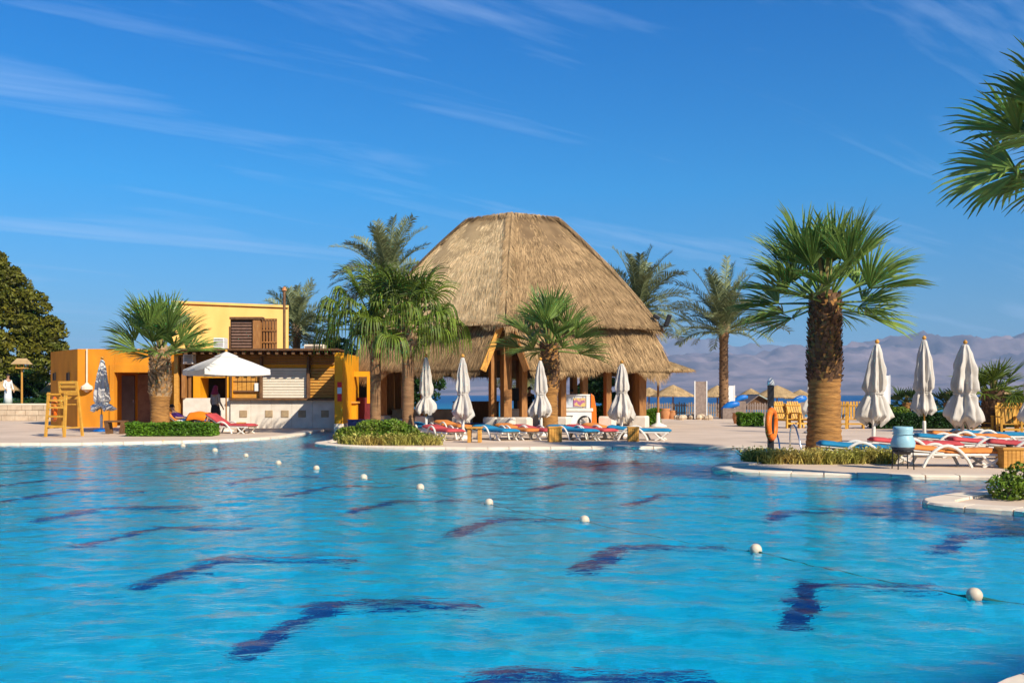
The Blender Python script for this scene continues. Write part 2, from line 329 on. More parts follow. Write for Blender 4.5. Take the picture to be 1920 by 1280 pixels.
wb_ = n.nodes.new('ShaderNodeBump'); wb_.inputs['Strength'].default_value = .42; wb_.inputs['Distance'].default_value = .012; n.links.new(wn.outputs[0], wb_.inputs['Height'])
for nd in (rf, gl, fr): n.links.new(wb_.outputs[0], nd.inputs['Normal'])
xs = np.arange(-24.5, 8.8, .06); ys = [3.0]
while ys[-1] < 39.5: ys.append(ys[-1] + .045 + .0012 * ys[-1])
XX, YY = np.meshgrid(xs, np.array(ys)); rng = np.random.default_rng(4); ZZ = np.zeros_like(XX)
for i in range(110):
    lam = math.exp(rng.uniform(math.log(.12), math.log(.80))); th = rng.normal(R(76), .62); k = 2 * math.pi / lam
    q = np.sin(.21 * XX * rng.uniform(.5, 1.5) + rng.uniform(0, 6)) * np.sin(.17 * YY * rng.uniform(.5, 1.5) + rng.uniform(0, 6))
    ZZ += .00092 * lam ** .5 * (1 + .7 * q) * np.sin(k * (math.cos(th) * XX + math.sin(th) * YY) + .5 * np.sin(.9 * XX + i) + rng.uniform(0, 6.3))
VV = np.stack([XX, YY, ZZ + ZW], -1).reshape(-1, 3); I = np.arange(XX.size).reshape(XX.shape)
FF = np.stack([I[:-1, :-1], I[:-1, 1:], I[1:, 1:], I[1:, :-1]], -1).reshape(-1, 4)
big = np.array([(p.x, p.y) for p in offset(.25)]); keep = inside(VV[FF].mean(1)[:, :2], big); FF = FF[keep]
used = np.unique(FF); remap = np.zeros(len(VV), int); remap[used] = np.arange(len(used))
tag(mk('pool_water', VV[used], remap[FF], 'pool_water', smooth=True), kind='structure')

# beach, sea, mountains
v = [(x, y, z) for y, z in ((63.5, -.05), (66, -.15), (74, -.7), (84, -1.3), (92, -2.6)) for x in np.linspace(-400, 400, 9)]
tag(mk('beach', v, [(r * 9 + c, r * 9 + c + 1, r * 9 + 10 + c, r * 9 + 9 + c) for r in range(4) for c in range(8)], 'sand'), kind='structure')
sm = bpy.data.materials.new('sea'); sm.use_nodes = True; MATS['sea'] = sm; n = sm.node_tree; b = n.nodes['Principled BSDF']; b.inputs['Roughness'].default_value = .35; b.inputs['Specular IOR Level'].default_value = .25
tcn = n.nodes.new('ShaderNodeTexCoord'); sp = n.nodes.new('ShaderNodeSeparateXYZ'); n.links.new(tcn.outputs['Object'], sp.inputs[0])
mr = n.nodes.new('ShaderNodeMapRange'); mr.inputs[1].default_value = 85; mr.inputs[2].default_value = 420; n.links.new(sp.outputs[1], mr.inputs[0])
rr = n.nodes.new('ShaderNodeValToRGB'); rr.color_ramp.elements[0].color = (.012, .20, .26, 1); rr.color_ramp.elements[1].color = (.004, .05, .15, 1); n.links.new(mr.outputs[0], rr.inputs[0]); n.links.new(rr.outputs[0], b.inputs['Base Color'])
nz = n.nodes.new('ShaderNodeTexNoise'); nz.inputs['Scale'].default_value = .7; nz.inputs['Detail'].default_value = 4; n.links.new(tcn.outputs['Object'], nz.inputs['Vector'])
bp = n.nodes.new('ShaderNodeBump'); bp.inputs['Distance'].default_value = .3; bp.inputs['Strength'].default_value = .6; n.links.new(nz.outputs[0], bp.inputs['Height']); n.links.new(bp.outputs[0], b.inputs['Normal'])
v = [(x, y, -1.7) for y in (80, 200, 600, 2000, 5200) for x in (-6000, -800, 0, 800, 6000)]
tag(mk('sea', v, [(r * 5 + c, r * 5 + c + 1, r * 5 + 6 + c, r * 5 + 5 + c) for r in range(4) for c in range(4)], 'sea'), kind='structure')
def range_(name, Y0, depth, ridge, mat, seed, rough):
    nx, ny = 420, 46; x0, x1 = -6500 * Y0 / 5000, 6500 * Y0 / 5000; vs = []
    for j in range(ny):
        t = j / (ny - 1)
        for i in range(nx):
            x = x0 + (x1 - x0) * i / (nx - 1); y = Y0 + depth * t; h = ridge(960 + x / Y0 * F)
            prof = (t ** 1.25) if t < .8 else (.8 ** 1.25) * (1 - (t - .8) * .8)
            q = Vector((x / 420 + seed, y / 420, 0)); nzv = noise.fractal(q, .9, 2.1, 6) ; rg = 1 - abs(noise.fractal(q * 1.7, .9, 2.2, 5))
            z = h * (y + 0) / F * prof / (.8 ** 1.25) * (1 + rough * (nzv * .35 + (rg - .7) * .55) * min(1, t * 3)) 
            vs.append((x, y, z - 3))
    fs = [(j * nx + i, j * nx + i + 1, (j + 1) * nx + i + 1, (j + 1) * nx + i) for j in range(ny - 1) for i in range(nx - 1)]
    tag(mk(name, vs, fs, mat, smooth=True), kind='structure')
def interp(tab):
    xs_, ys_ = zip(*tab); return lambda px: float(np.interp(px, xs_, ys_))
range_('near_mountains', 4800, 2600, interp([(-900, 60), (0, 50), (400, 45), (900, 50), (1230, 62), (1400, 78), (1600, 74), (1800, 92), (1920, 98), (2300, 110), (3000, 80)]), 'mount_near', 3.1, .5)
range_('far_mountains', 9000, 2600, interp([(-900, 60), (400, 60), (1000, 80), (1230, 94), (1300, 112), (1390, 108), (1480, 90), (1560, 96), (1700, 80), (1920, 88), (2600, 100)]), 'mount_far', 9.7, .35)
# the air between here and the mountains
hz = bpy.data.materials.new('haze_air'); hz.use_nodes = True; n = hz.node_tree; n.nodes.remove(n.nodes['Principled BSDF'])
pv = n.nodes.new('ShaderNodeVolumePrincipled'); pv.inputs['Color'].default_value = (.38, .66, 1, 1); pv.inputs['Density'].default_value = 7.5e-5; pv.inputs['Anisotropy'].default_value = .0
n.links.new(pv.outputs[0], n.nodes['Material Output'].inputs['Volume']); MATS['haze_air'] = hz
mb = MB().b2(-16000, 16000, -60, 13500, -8, 760); tag(mb.build('haze', 'haze_air'), 'thin bluish haze over the sea and mountains', 'haze', kind='stuff')

# ------------------------------------------------------------------ plants: builders
DOWN = Vector((0, 0, -1))
def fan_frond(rg, base, d, pet, blade, nseg, spread, g, ribbon=0.):
    """one fan leaf: curved stalk, then folded segments spread round its end"""
    mb = MB(); p = Vector(base); d = Vector(d).normalized(); pts = [p.copy()]
    for k in range(6):
        p = p + d * pet / 6; d = (d + DOWN * .05 * g * (pet)).normalized(); pts.append(p.copy())
    mb.tube(pts, [.035 * (1 - .08 * k) for k in range(7)], 4)
    side = d.cross(Vector((0, 0, 1)))
    side = side.normalized() if side.length > .05 else Vector((1, 0, 0))
    side = (Matrix.Rotation(rg.uniform(-.5, .5), 3, d) @ side).normalized(); nrm = side.cross(d).normalized(); hub = p
    ns = 7 if ribbon else 5
    for k in range(nseg):
        a = (k + .5) / nseg * 2 - 1; th = a * spread; Ls = blade * (1 - .28 * abs(a) ** 2) * rg.uniform(.88, 1.08)
        sd = (d * math.cos(th) + side * math.sin(th) + nrm * ((.22 if ribbon else .62) * abs(a) + rg.uniform(-.07, .07))).normalized()
        q = hub.copy(); wmax = Ls * spread / nseg * .62; vs = []
        for j in range(ns + 1):
            t = j / ns
            lat = nrm.cross(sd).normalized() if abs(nrm.dot(sd)) < .95 else side
            w = wmax * (t / .5 if t < .5 else (1 - (t - .5) / .5) ** .8) + .004
            if ribbon: w = (max(w * .55, .014 if t < 1 else 0) if t > .4 else w * .75)
            f = nrm * (w * .45)
            vs += [q - lat * w - f, q + f * .6, q + lat * w - f]
            step = Ls / ns * (1.0 if not ribbon or t < .45 else 1 + ribbon * .15)
            gg = g * (.10 + .5 * t * t) + 1.5 * t ** 4 if not ribbon else (g * .15 if t < .35 else ribbon)
            sd = (sd + DOWN * gg * step * 1.3 + Vector((rg.uniform(-1, 1), rg.uniform(-1, 1), 0)) * (.03 + .05 * t)).normalized(); q = q + sd * step
        fs = []
        for j in range(ns): b = 3 * j; fs += [(b, b + 1, b + 4, b + 3), (b + 1, b + 2, b + 5, b + 4)]
        mb.add(vs, fs)
    return mb
def date_frond(rg, base, d, Lf, g, nl=56, ll=.55, wl=.024):
    mb = MB(); p = Vector(base); d = Vector(d).normalized(); n = 12; pts = [p.copy()]; ds = [d.copy()]
    for k in range(n):
        p = p + d * Lf / n; d = (d + DOWN * g * (.03 + .22 * (k / n) ** 1.3)).normalized(); pts.append(p.copy()); ds.append(d.copy())
    mb.tube(pts, [.04 * (1 - .9 * k / n) + .004 for k in range(n + 1)], 4)
    tw = rg.uniform(-.6, .6)
    for k in range(nl):
        t = .14 + .86 * (k + rg.random() * .5) / nl; f = t * n; i = min(n - 1, int(f)); q = pts[i].lerp(pts[i + 1], f - i); dd = ds[i]
        side = dd.cross(Vector((0, 0, 1))); side = side.normalized() if side.length > .05 else Vector((1, 0, 0))
        side = Matrix.Rotation(tw, 3, dd) @ side; up = side.cross(dd)
        for sgn in (-1, 1):
            l = ll * (.55 + .9 * math.sin(math.pi * min(1, t * .85 + .1))) * rg.uniform(.8, 1.15)
            ld = (dd * rg.uniform(.6, .95) + side * sgn * .8 + up * rg.uniform(.05, .55)).normalized(); w = ld.cross(up).normalized() * wl
            a = q; b = q + ld * l * .55; c = q + (ld + DOWN * .18).normalized() * l
            mb.add([a - w * .5, a + w * .5, b + w, b - w, c], [(0, 1, 2, 3), (3, 2, 4)])
    return mb
def trunk_pts(h, lean, n=14):
    return [Vector((lean[0] * (k / n) ** 1.6, lean[1] * (k / n) ** 1.6, h * k / n)) for k in range(n + 1)]
def boots(rg, pts, rs, h0, h1, n, size):
    mb = MB(); H_ = pts[-1].z
    for k in range(n):
        z = h0 + (h1 - h0) * (k + rg.random() * .6) / n; t = min(.999, z / H_) * (len(pts) - 1); i = int(t); c = pts[i].lerp(pts[i + 1], t - i); r = rs[i] + (rs[i + 1] - rs[i]) * (t - i)
        a = k * 2.39996 + rg.uniform(-.2, .2); o = Vector((math.cos(a), math.sin(a), 0)); s = Vector((-o.y, o.x, 0)); w = size * rg.uniform(.7, 1.2); l = size * rg.uniform(1.3, 2.1); out = size * rg.uniform(.35, .9)
        lean = s * rg.uniform(-.5, .5) * size
        b0 = c + o * (r - .03); tip = c + o * (r + out) + Vector((0, 0, l)) + lean
        vs = [b0 - s * w, b0 + s * w, b0 + s * w * .7 + o * (out * .5) + Vector((0, 0, l * .35)), b0 - s * w * .7 + o * (out * .5) + Vector((0, 0, l * .35)), tip - s * w * .45, tip + s * w * .45, tip - o * size * .25 - s * w * .4, tip - o * size * .25 + s * w * .4]
        mb.add(vs, [(0, 1, 2, 3), (3, 2, 5, 4), (4, 5, 7, 6), (0, 3, 4, 6), (1, 7, 5, 2), (0, 6, 7, 1)])
    return mb
def fan_palm(label, loc, h, r0, r1, crown_r, nf, seed, name='fan_palm', mat='frond_fan', tmat='trunk_smooth', bmat='boots', boot_from=.5, lean=(0, 0), ribbon=0., g=.55, up=1.25, nseg=26, pet=.42, dry=0, boot_n=150, boot_s=.09, swell=.06, low=-.5, spread=1.75):
    rg = random.Random(seed); t = thing(name, label, 'palm tree', loc)
    pts = trunk_pts(h, lean); m_ = len(pts) - 1
    rs = [(r0 + (r1 - r0) * (k / m_)) * (1 + .35 * max(0, 1 - k / 1.6) * .35) + (swell if k / m_ > boot_from else 0) for k in range(m_ + 1)]
    mb = MB(); fine = []; fr_ = []
    for k in range(m_ * 6 + 1):
        f = k / 6; i = min(m_ - 1, int(f)); fine.append(pts[i].lerp(pts[i + 1], f - i)); fr_.append((rs[i] + (rs[i + 1] - rs[i]) * (f - i)) * (1 + .025 * math.sin(k * 2.1) + rg.uniform(-.015, .015)))
    mb.tube(fine, fr_, 18); tr = mb.build('trunk', tmat, t, smooth=True)
    if boot_n: tag(boots(rg, pts, rs, h * boot_from, h * .99, boot_n, boot_s).build('leaf_bases', bmat, tr), kind='stuff')
    top = pts[-1]; mb = MB()
    for k in range(7):
        a = k * 2.4; dd = Vector((math.cos(a) * .18, math.sin(a) * .18, 1)); mb.tube([top - Vector((0, 0, .1)), top + dd * crown_r * .28, top + dd * crown_r * .55], [.09, .05, .01], 5)
    cw = mb.build('crown', 'petiole', t)
    for k in range(nf):
        u = (k + .5) / nf; el_ = up - (up - low) * u ** .9 + rg.uniform(-.12, .12); az = k * 2.39996 + rg.uniform(-.3, .3)
        d = Vector((math.cos(az) * math.cos(el_), math.sin(az) * math.cos(el_), math.sin(el_))); s = rg.uniform(.85, 1.1)
        b0 = top + Vector((math.cos(az), math.sin(az), 0)) * r1 * .5 + Vector((0, 0, -.25 * u))
        o = fan_frond(rg, b0, d, crown_r * pet * s, crown_r * (1 - pet) * s * 1.12, nseg, spread + rg.uniform(-.2, .2), g, ribbon * (.3 if u < .3 else 1)).build('frond', 'frond_dry' if k >= nf - dry else mat, cw)
    return t
def date_palm(label, loc, h, r, Lf, nf, seed, mat='frond_date', lean=(0, 0), boot_n=120, g=1., low=-.35, ll=.5, trunk=True):
    rg = random.Random(seed); t = thing('date_palm', label, 'palm tree', loc); pts = trunk_pts(h, lean); m_ = len(pts) - 1
    rs = [r * (1.15 - .2 * k / m_) + (.09 if k == m_ else 0) + (.05 if k == m_ - 1 else 0) for k in range(m_ + 1)]; mb = MB().tube(pts, rs, 12); tr = mb.build('trunk', 'trunk_brown', t, smooth=True)
    tag(boots(rg, pts, rs, .1, h, boot_n, .075).build('leaf_bases', 'boots', tr), kind='stuff')
    top = pts[-1]; mb = MB().lathe([(r * .9, -.3), (r * 1.5, .1), (r * 1.1, .5), (.05, .9)], top, 10); cw = mb.build('crown', 'boots_pale', t)
    for k in range(nf):
        u = (k + .5) / nf; el_ = 1.42 - (1.42 - low) * u + rg.uniform(-.1, .1); az = k * 2.39996 + rg.uniform(-.25, .25)
        d = Vector((math.cos(az) * math.cos(el_), math.sin(az) * math.cos(el_), math.sin(el_)))
        date_frond(rg, top + Vector((0, 0, .3 - .5 * u)), d, Lf * rg.uniform(.82, 1.08), g * rg.uniform(.8, 1.2), ll=ll).build('frond', mat, cw)
    return t
def leaves(rng, pts, size, flat=.3):
    n = len(pts); a = rng.normal(size=(n, 3)); a /= np.linalg.norm(a, axis=1)[:, None]; b = rng.normal(size=(n, 3)); b[:, 2] *= 1; b -= a * (a * b).sum(1)[:, None]; b /= np.linalg.norm(b, axis=1)[:, None] + 1e-9
    s = size * rng.uniform(.6, 1.3, (n, 1)); V = np.stack([pts - a * s, pts + b * s * .45, pts + a * s, pts - b * s * .45], 1).reshape(-1, 3); return V, np.arange(4 * n).reshape(n, 4)
def shell_pts(rng, cs, rs, n):   # points near the surfaces of overlapping lumps
    cs = np.array(cs, float); rs = np.array(rs, float); w = (rs ** 2).sum(1) if rs.ndim > 1 else rs ** 2; idx = rng.choice(len(cs), n, p=w / w.sum())
    d = rng.normal(size=(n, 3)); d /= np.linalg.norm(d, axis=1)[:, None]; rad = 1 - np.abs(rng.normal(0, .22, (n, 1))); R_ = rs[idx] if rs.ndim > 1 else rs[idx][:, None]
    return cs[idx] + d * R_ * np.clip(rad, .2, 1.12)
def bush(name, label, cat, loc, lumps, n, size, mat, seed, group=None, stems=5):
    """lumps: list of (x,y,z,rx,ry,rz) in local metres"""
    rng = np.random.default_rng(seed); t = thing(name, label, cat, loc, 0, group); a = np.array(lumps, float)
    V, Fc = leaves(rng, shell_pts(rng, a[:, :3], a[:, 3:], n), size); V[:, 2] = np.maximum(V[:, 2], .01); tag(mk('foliage', V, Fc, mat, t), kind='stuff')
    mb = MB()
    for l in lumps: mb.tube([(l[0] * .8, l[1] * .8, 0), (l[0], l[1], l[2]), (l[0] + l[3] * .3, l[1], l[2] + l[5] * .5)], [.03, .02, .008], 5)
    mb.build('stem', 'twig', t); return t
def hedge(label, x0, x1, y0, y1, h, n, mat, seed, size=.06, group=None, name='clipped_hedge'):
    rng = np.random.default_rng(seed); cx, cy = (x0 + x1) / 2, (y0 + y1) / 2; t = thing(name, label, 'hedge', (cx, cy, 0), 0, group); dx, dy = (x1 - x0), (y1 - y0)
    p = rng.uniform(-.5, .5, (n, 3)); f = rng.integers(0, 4, n); e = .5 - np.abs(rng.normal(0, .05, n))
    p[f == 0, 1] = -e[f == 0]; m2 = (f == 1) | (f == 3); p[m2, 2] = e[m2]; side = f == 2; p[side, 0] = np.sign(p[side, 0]) * e[side]
    wob = .06 * np.sin(p[:, 0] * dx * 3.1 + seed) + .05 * np.sin(p[:, 0] * dx * 7.3)
    P_ = np.stack([p[:, 0] * dx, p[:, 1] * dy, (p[:, 2] + .5) * h * (1 + wob)], 1) + rng.normal(0, .02, (n, 3)); V, Fc = leaves(rng, P_, size); V[:, 2] = np.maximum(V[:, 2], .01)
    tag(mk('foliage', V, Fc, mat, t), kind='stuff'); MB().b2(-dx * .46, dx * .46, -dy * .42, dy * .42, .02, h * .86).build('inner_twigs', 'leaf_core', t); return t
def tree(label, loc, lumps, n, size, mat, seed, h, r=.3, group=None):
    rng = np.random.default_rng(seed); rg = random.Random(seed); t = thing('broadleaf_tree', label, 'tree', loc, 0, group); a = np.array(lumps, float)
    mb = MB().tube([(0, 0, 0), (.1, 0, h * .4), (0, .1, h * .75)], [r * 1.2, r * .85, r * .6], 10)
    for l in lumps: mb.tube([(0, 0, h * rg.uniform(.35, .7)), (l[0] * .5, l[1] * .5, (h * .6 + l[2]) / 2), (l[0], l[1], l[2])], [r * .4, r * .25, .04], 6)
    mb.build('trunk', 'twig', t)
    # sub-lumps give the crown light and dark clumps
    cs = []; rs = []
    for l in lumps:
        for k in range(16):
            d = Vector((rg.gauss(0, 1), rg.gauss(0, 1), rg.gauss(0, 1))).normalized() * rg.uniform(.55, 1); s = rg.uniform(.22, .42)
            cs.append((l[0] + d.x * l[3], l[1] + d.y * l[4], l[2] + d.z * l[5])); rs.append((l[3] * s, l[4] * s, l[5] * s * .8))
    V, Fc = leaves(rng, shell_pts(rng, cs, rs, n), size); tag(mk('crown', V, Fc, mat, t), kind='stuff'); return t
def tufts(name, label, cat, loc, spots, n, hgt, mat, seed):   # upright thin blades round given spots
    rng = np.random.default_rng(seed); t = thing(name, label, cat, loc); sp_ = np.array(spots, float); i = rng.integers(0, len(sp_), n); c = sp_[i][:, :2] + rng.normal(0, 1, (n, 2)) * sp_[i][:, 2:3] * .45
    d = np.concatenate([rng.normal(0, .45, (n, 2)), np.ones((n, 1))], 1); l = hgt * rng.uniform(.45, 1.1, (n, 1)) * sp_[i][:, 3:4]; b = np.concatenate([c, np.zeros((n, 1))], 1)
    w = np.concatenate([rng.normal(size=(n, 2)), np.zeros((n, 1))], 1); w /= np.linalg.norm(w, axis=1)[:, None]; w *= .012; mid = b + d * l * .6; tip = b + d * l + np.concatenate([d[:, :2] * l * .3, np.zeros((n, 1))], 1)
    V = np.stack([b - w, b + w, mid + w, mid - w, tip], 1).reshape(-1, 3); k = np.arange(n) * 5
    Fc = [tuple(x) for x in np.stack([k, k + 1, k + 2, k + 3], 1).tolist()] + [tuple(x) for x in np.stack([k + 3, k + 2, k + 4], 1).tolist()]
    tag(mk('blades', V, Fc, mat, t), kind='stuff')
    hd = leaves(rng, (tip + rng.normal(0, .02, tip.shape))[::2], .035); tag(mk('seed_heads', hd[0], hd[1], mat, t), kind='stuff'); return t

# ------------------------------------------------------------------ thatch
def thatch(parent, tl, tr, bl, br, n, seed, mat='thatch_brown', shell='thatch_shell', bulge=.25, name='thatch', length=(.55, 1.3), width=.022, fringe=500, hang=.35, roughn=1.):
    """one roof slope: a lumpy shell and straw laid down the slope, longer straw hanging off the eave"""
    rg = np.random.default_rng(seed); rr = random.Random(seed); tl, tr, bl, br = (Vector(q) for q in (tl, tr, bl, br))
    nn = (bl - tl).cross(br - tl).normalized(); nn = nn if nn.z > 0 else -nn
    def pt(u, v): return lerp(lerp(tl, tr, u), lerp(bl, br, u), v) + nn * (bulge * 4 * v * (1 - v) * .6 + bulge * 1.1 * 4 * u * (1 - u) * v)
    g = 16; vs = []; 
    for j in range(g + 1):
        for i in range(g + 1):
            q = pt(i / g, j / g); vs.append(q + nn * (noise.noise(q * 1.3) * .06 * (0 < i < g)))
    k = len(vs); vs += [v - Vector((0, 0, .16)) for v in vs]; fs = []
    for j in range(g):
        for i in range(g):
            a = j * (g + 1) + i; q = (a, a + 1, a + g + 2, a + g + 1); fs += [q, tuple(k + x for x in q)[::-1]]
    for j in range(g):
        a = j * (g + 1); fs += [(a, a + g + 1, k + a + g + 1, k + a)]; a += g; fs += [(a, k + a, k + a + g + 1, a + g + 1)]; b = j; c = g * (g + 1) + j; fs += [(b, k + b, k + b + 1, b + 1), (c, c + 1, k + c + 1, k + c)]
    sh = mk(name, vs, fs, shell, parent, smooth=True)
    vs = []; fs = []
    wt, wb = (tr - tl).length, (br - bl).length
    def blade(p, d, l, w, s, lift, droop=0):
        b = len(vs); tip = p + d * l + nn * lift + DOWN * droop
        md = p + d * l * .5 + nn * lift * .8 + DOWN * droop * .3
        vs.extend([p - s * w - nn * .03, p + s * w - nn * .03, md + s * w * .8, md - s * w * .8, tip]); fs.extend([(b, b + 1, b + 2, b + 3), (b + 3, b + 2, b + 4)])
    for i in range(n):
        while True:
            u, v = rr.random(), rr.random()
            if rr.random() < lerp(wt, wb, v) / max(wt, wb): break
        p = pt(u, v); d = (lerp(bl, br, u) - lerp(tl, tr, u)).normalized(); s = (tr - tl if wt > .1 else br - bl).normalized(); d = (d + s * rr.gauss(0, .07 * roughn)).normalized()
        l = rr.uniform(*length); dist = (lerp(bl, br, u) - p).length
        cl_ = noise.noise(p * 2.2) * .5 + .5
        blade(p, d, min(l, dist + .15), width * rr.uniform(.5, 1.3), s, .02 + .09 * rr.random() * cl_ * roughn)
    for i in range(fringe):
        u = rr.random(); p = pt(u, 1 - .06 * rr.random()); d = (lerp(bl, br, u) - lerp(tl, tr, u)).normalized(); s = (br - bl).normalized(); d = (d + s * rr.gauss(0, .16) + DOWN * rr.uniform(.2, 1.2)).normalized()
        blade(p - d * .1, d, hang * rr.uniform(.4, 1.25) * (.75 + .9 * noise.noise(p * 1.1 + Vector((seed, 0, 0)))), width * rr.uniform(.4, 1), s, .02)
    tag(mk('straw', vs, fs, mat, sh), kind='stuff'); return sh
def thatch_cone(parent, c, r, h, n, seed, mat='straw_beach', name='canopy', hang=.22, nseg=20, zb=0, width=.022):
    rr = random.Random(seed); c = Vector(c); prof = [(.02, h), (r * .35, h * .70), (r * .7, h * .30), (r, 0), (r * .98, -.07), (r * .5, h * .40 - .12), (.03, h - .2)]
    sh = MB().lathe(prof, c, nseg, cap=False).build(name, 'straw_beach', parent); vs = []; fs = []
    for i in range(n):
        a = rr.uniform(0, 6.283); t = math.sqrt(rr.random()); rad = r * t; z = np.interp(t, [0, .35, .7, 1], [h, h * .7, h * .3, 0]); o = Vector((math.cos(a), math.sin(a), 0)); s = Vector((-o.y, o.x, 0)); p = c + o * rad + Vector((0, 0, z + .01))
        d = (o * r + Vector((0, 0, -h * 1.05)) + s * rr.gauss(0, .08)).normalized(); d = d if t < .86 else (d + DOWN * rr.uniform(.1, 1.1)).normalized(); l = rr.uniform(.25, .5) if t < .86 else hang * rr.uniform(.6, 1.3); w = width * rr.uniform(.6, 1.3); b = len(vs)
        vs += [p - s * w, p + s * w, p + d * l + Vector((0, 0, .025 * rr.random()))]; fs.append((b, b + 1, b + 2))
    tag(mk('straw', vs, fs, mat, sh), kind='stuff'); return sh

# ------------------------------------------------------------------ buildings on the left
BL = (X(475, 42), 42, 0)
bar = thing('bar_building', 'long poolside bar with stone front, roller shutter and brown wood beams', 'building', BL)
q = lambda: MB(BL)
def part(name, mat, *prs, parent=None, bev=.008): 
    mb = q()
    for p in prs: mb.pr(*p)
    return mb.build(name, mat, parent or bar, bev=bev)
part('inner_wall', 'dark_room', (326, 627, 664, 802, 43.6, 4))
for a, b_ in ((432, 470), (470.3, 508), (508.3, 547), (547.3, 586), (586.3, 627)):
    o = part('stone_slab', 'stone_panel', (a, b_, 750, 803, 42, 1.4))
for c in (456, 504, 534, 566, 609): part('square_tile', 'stone_tile', (c - 7, c + 7, 769, 782, 41.97, .06))
part('counter_ledge', 'wood_dark', (428, 629, 746.5, 750, 41.8, .5))
part('low_wall', 'stone_panel', (343, 431.5, 746, 803, 42.1, 1))
part('jamb', 'yellow_paint', (362, 375, 690, 746, 42.1, 1.2)); part('jamb', 'yellow_paint', (424, 436, 690, 746, 42.1, 1.2)); part('lintel', 'yellow_paint', (375, 424, 690, 708, 42.15, 1.2))
part('column', 'wood_yellow', (326, 334, 668, 803, 42, .5)); part('column', 'wood_post', (340, 347, 668, 746, 42, .5)); part('column', 'wood_post', (353, 358, 668, 746, 42.2, .4))
lp = part('board_panel', 'wood_yellow', (436, 488, 697, 746, 42.25, 1))
for i in range(6): part('board', 'wood_yellow', (437 + i * 8.5, 444.3 + i * 8.5, 699, 732, 42.2, .12), parent=bar)
part('rail', 'wood_dark', (436, 488, 714, 715.6, 42.17, .1)); part('rail', 'wood_dark', (436, 488, 732, 735, 42.15, .15)); part('post', 'wood_dark', (431, 434, 668, 746, 42.0, .3))
part('notice_sheet', 'white_paint', (477, 485, 718, 733, 42.12, .02))
sh = part('roller_shutter', 'shutter', (490, 575, 690, 746, 42.3, 1))
for i in range(11): part('slat', 'shutter', (490.5, 574.5, 690.3 + i * 5.1, 694.6 + i * 5.1, 42.24, .1), parent=sh, bev=.012)
part('post', 'wood_dark', (575, 580, 668, 746, 42.05, .4)); part('post', 'wood_dark', (486.5, 490.5, 668, 746, 42.02, .4))
lv = part('louvre_panel', 'wood_yellow', (580, 627, 690, 746, 42.35, 1))
for i in range(10): part('slat', 'wood_yellow', (581, 626, 690.5 + i * 5.6, 694.9 + i * 5.6, 42.28, .1), parent=lv)
tb = part('fascia', 'yellow_paint', (326, 627, 664, 690, 42.32, 1))
for i in range(4): part('slat', 'wood_post', (334, 627, 667 + i * 4.4, 669.8 + i * 4.4, 42.2, .08), parent=tb)
part('beam', 'wood_dark', (322, 632, 657, 663, 41.95, .25))
for i in range(19): part('rafter_end', 'wood_dark', (345 + i * 15.5, 351 + i * 15.5, 657.5, 664, 41.1, 1.0))
part('roof_slab', 'wood_dark', (318, 634, 653, 657, 41.0, 6.6))
Yp = 38.5
mb = q().b2(X(627, Yp), X(643, Yp), Yp, 42.5, .28, Z(661, Yp)); mb.build('side_wall', 'yellow_paint', bar, bev=.02)
q().b2(X(627, Yp) - .02, X(643, Yp) + .02, Yp - .03, 42.5, -.5, .28).build('plinth', 'coping', bar, bev=.02)
sg = thing('notice_board', 'narrow red and pale blue notice board on the orange pillar', 'sign', (X(636.5, Yp), Yp - .04, Z(752, Yp)))
def pr_t(t, name, mat, x0, x1, y0, y1, Y, d, parent=None, bev=0): return MB(t.location).pr(x0, x1, y0, y1, Y, d).build(name, mat, parent or t, bev=bev)
pr_t(sg, 'red_panel', 'sign_red', 632.5, 640.5, 716, 726, Yp - .03, .029); pr_t(sg, 'picture_panel', 'sign_blue', 632.5, 640.5, 726, 738, Yp - .03, .029); pr_t(sg, 'red_panel', 'sign_red', 632.5, 640.5, 738, 752, Yp - .03, .029)
# drinks kiosk beside the pillar
ks = thing('drinks_kiosk', 'small orange serving kiosk with counter beside the yellow pillar', 'kiosk', (X(665, 41), 41, 0))
pr_t(ks, 'beam', 'yellow_paint', 644, 692, 696, 706, 41.2, .3); pr_t(ks, 'counter', 'yellow_paint', 645, 668, 756, 803, 40.6, .5, bev=.02); pr_t(ks, 'counter_top', 'wood_yellow', 644, 670, 752.5, 756, 40.5, .7)
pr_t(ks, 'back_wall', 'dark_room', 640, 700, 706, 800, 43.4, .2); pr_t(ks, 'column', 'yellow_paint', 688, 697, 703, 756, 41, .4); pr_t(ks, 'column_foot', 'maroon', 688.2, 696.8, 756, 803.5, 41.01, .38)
pr_t(ks, 'side_panel', 'maroon', 668, 688, 745, 800, 41.9, .1)

WL = (X(240, 43), 43, 0)
wash = thing('changing_rooms', 'low flat orange building with a deep doorway beside the bar', 'building', WL)
q = lambda: MB(WL)
def part2(name, mat, *prs, parent=None, bev=.01):
    mb = q(); [mb.pr(*p) for p in prs]; return mb.build(name, mat, parent or wash, bev=bev)
part2('wall', 'orange_wall', (145, 214, 654, 801, 43, .35)); part2('wall', 'orange_wall', (311, 352, 654, 801, 43, .35)); part2('wall', 'orange_wall', (214, 311, 654, 698, 43, .35))
part2('door_surround', 'orange_wall', (205, 214, 683, 801, 42.93, .3), (214, 311, 683, 698, 42.93, .3))
part2('recess_back', 'orange_wall', (205, 320, 680, 800, 46.0, .2)); part2('recess_side', 'orange_wall', (306, 318, 690, 800, 43.35, 2.7)); part2('recess_ceiling', 'orange_wall', (205, 318, 690, 697, 43.36, 2.7))
dr = part2('door', 'door_grey', (228, 252, 704, 796, 45.9, .08)); part2('handle', 'steel', (248.5, 250, 748, 754, 45.85, .05), parent=dr)
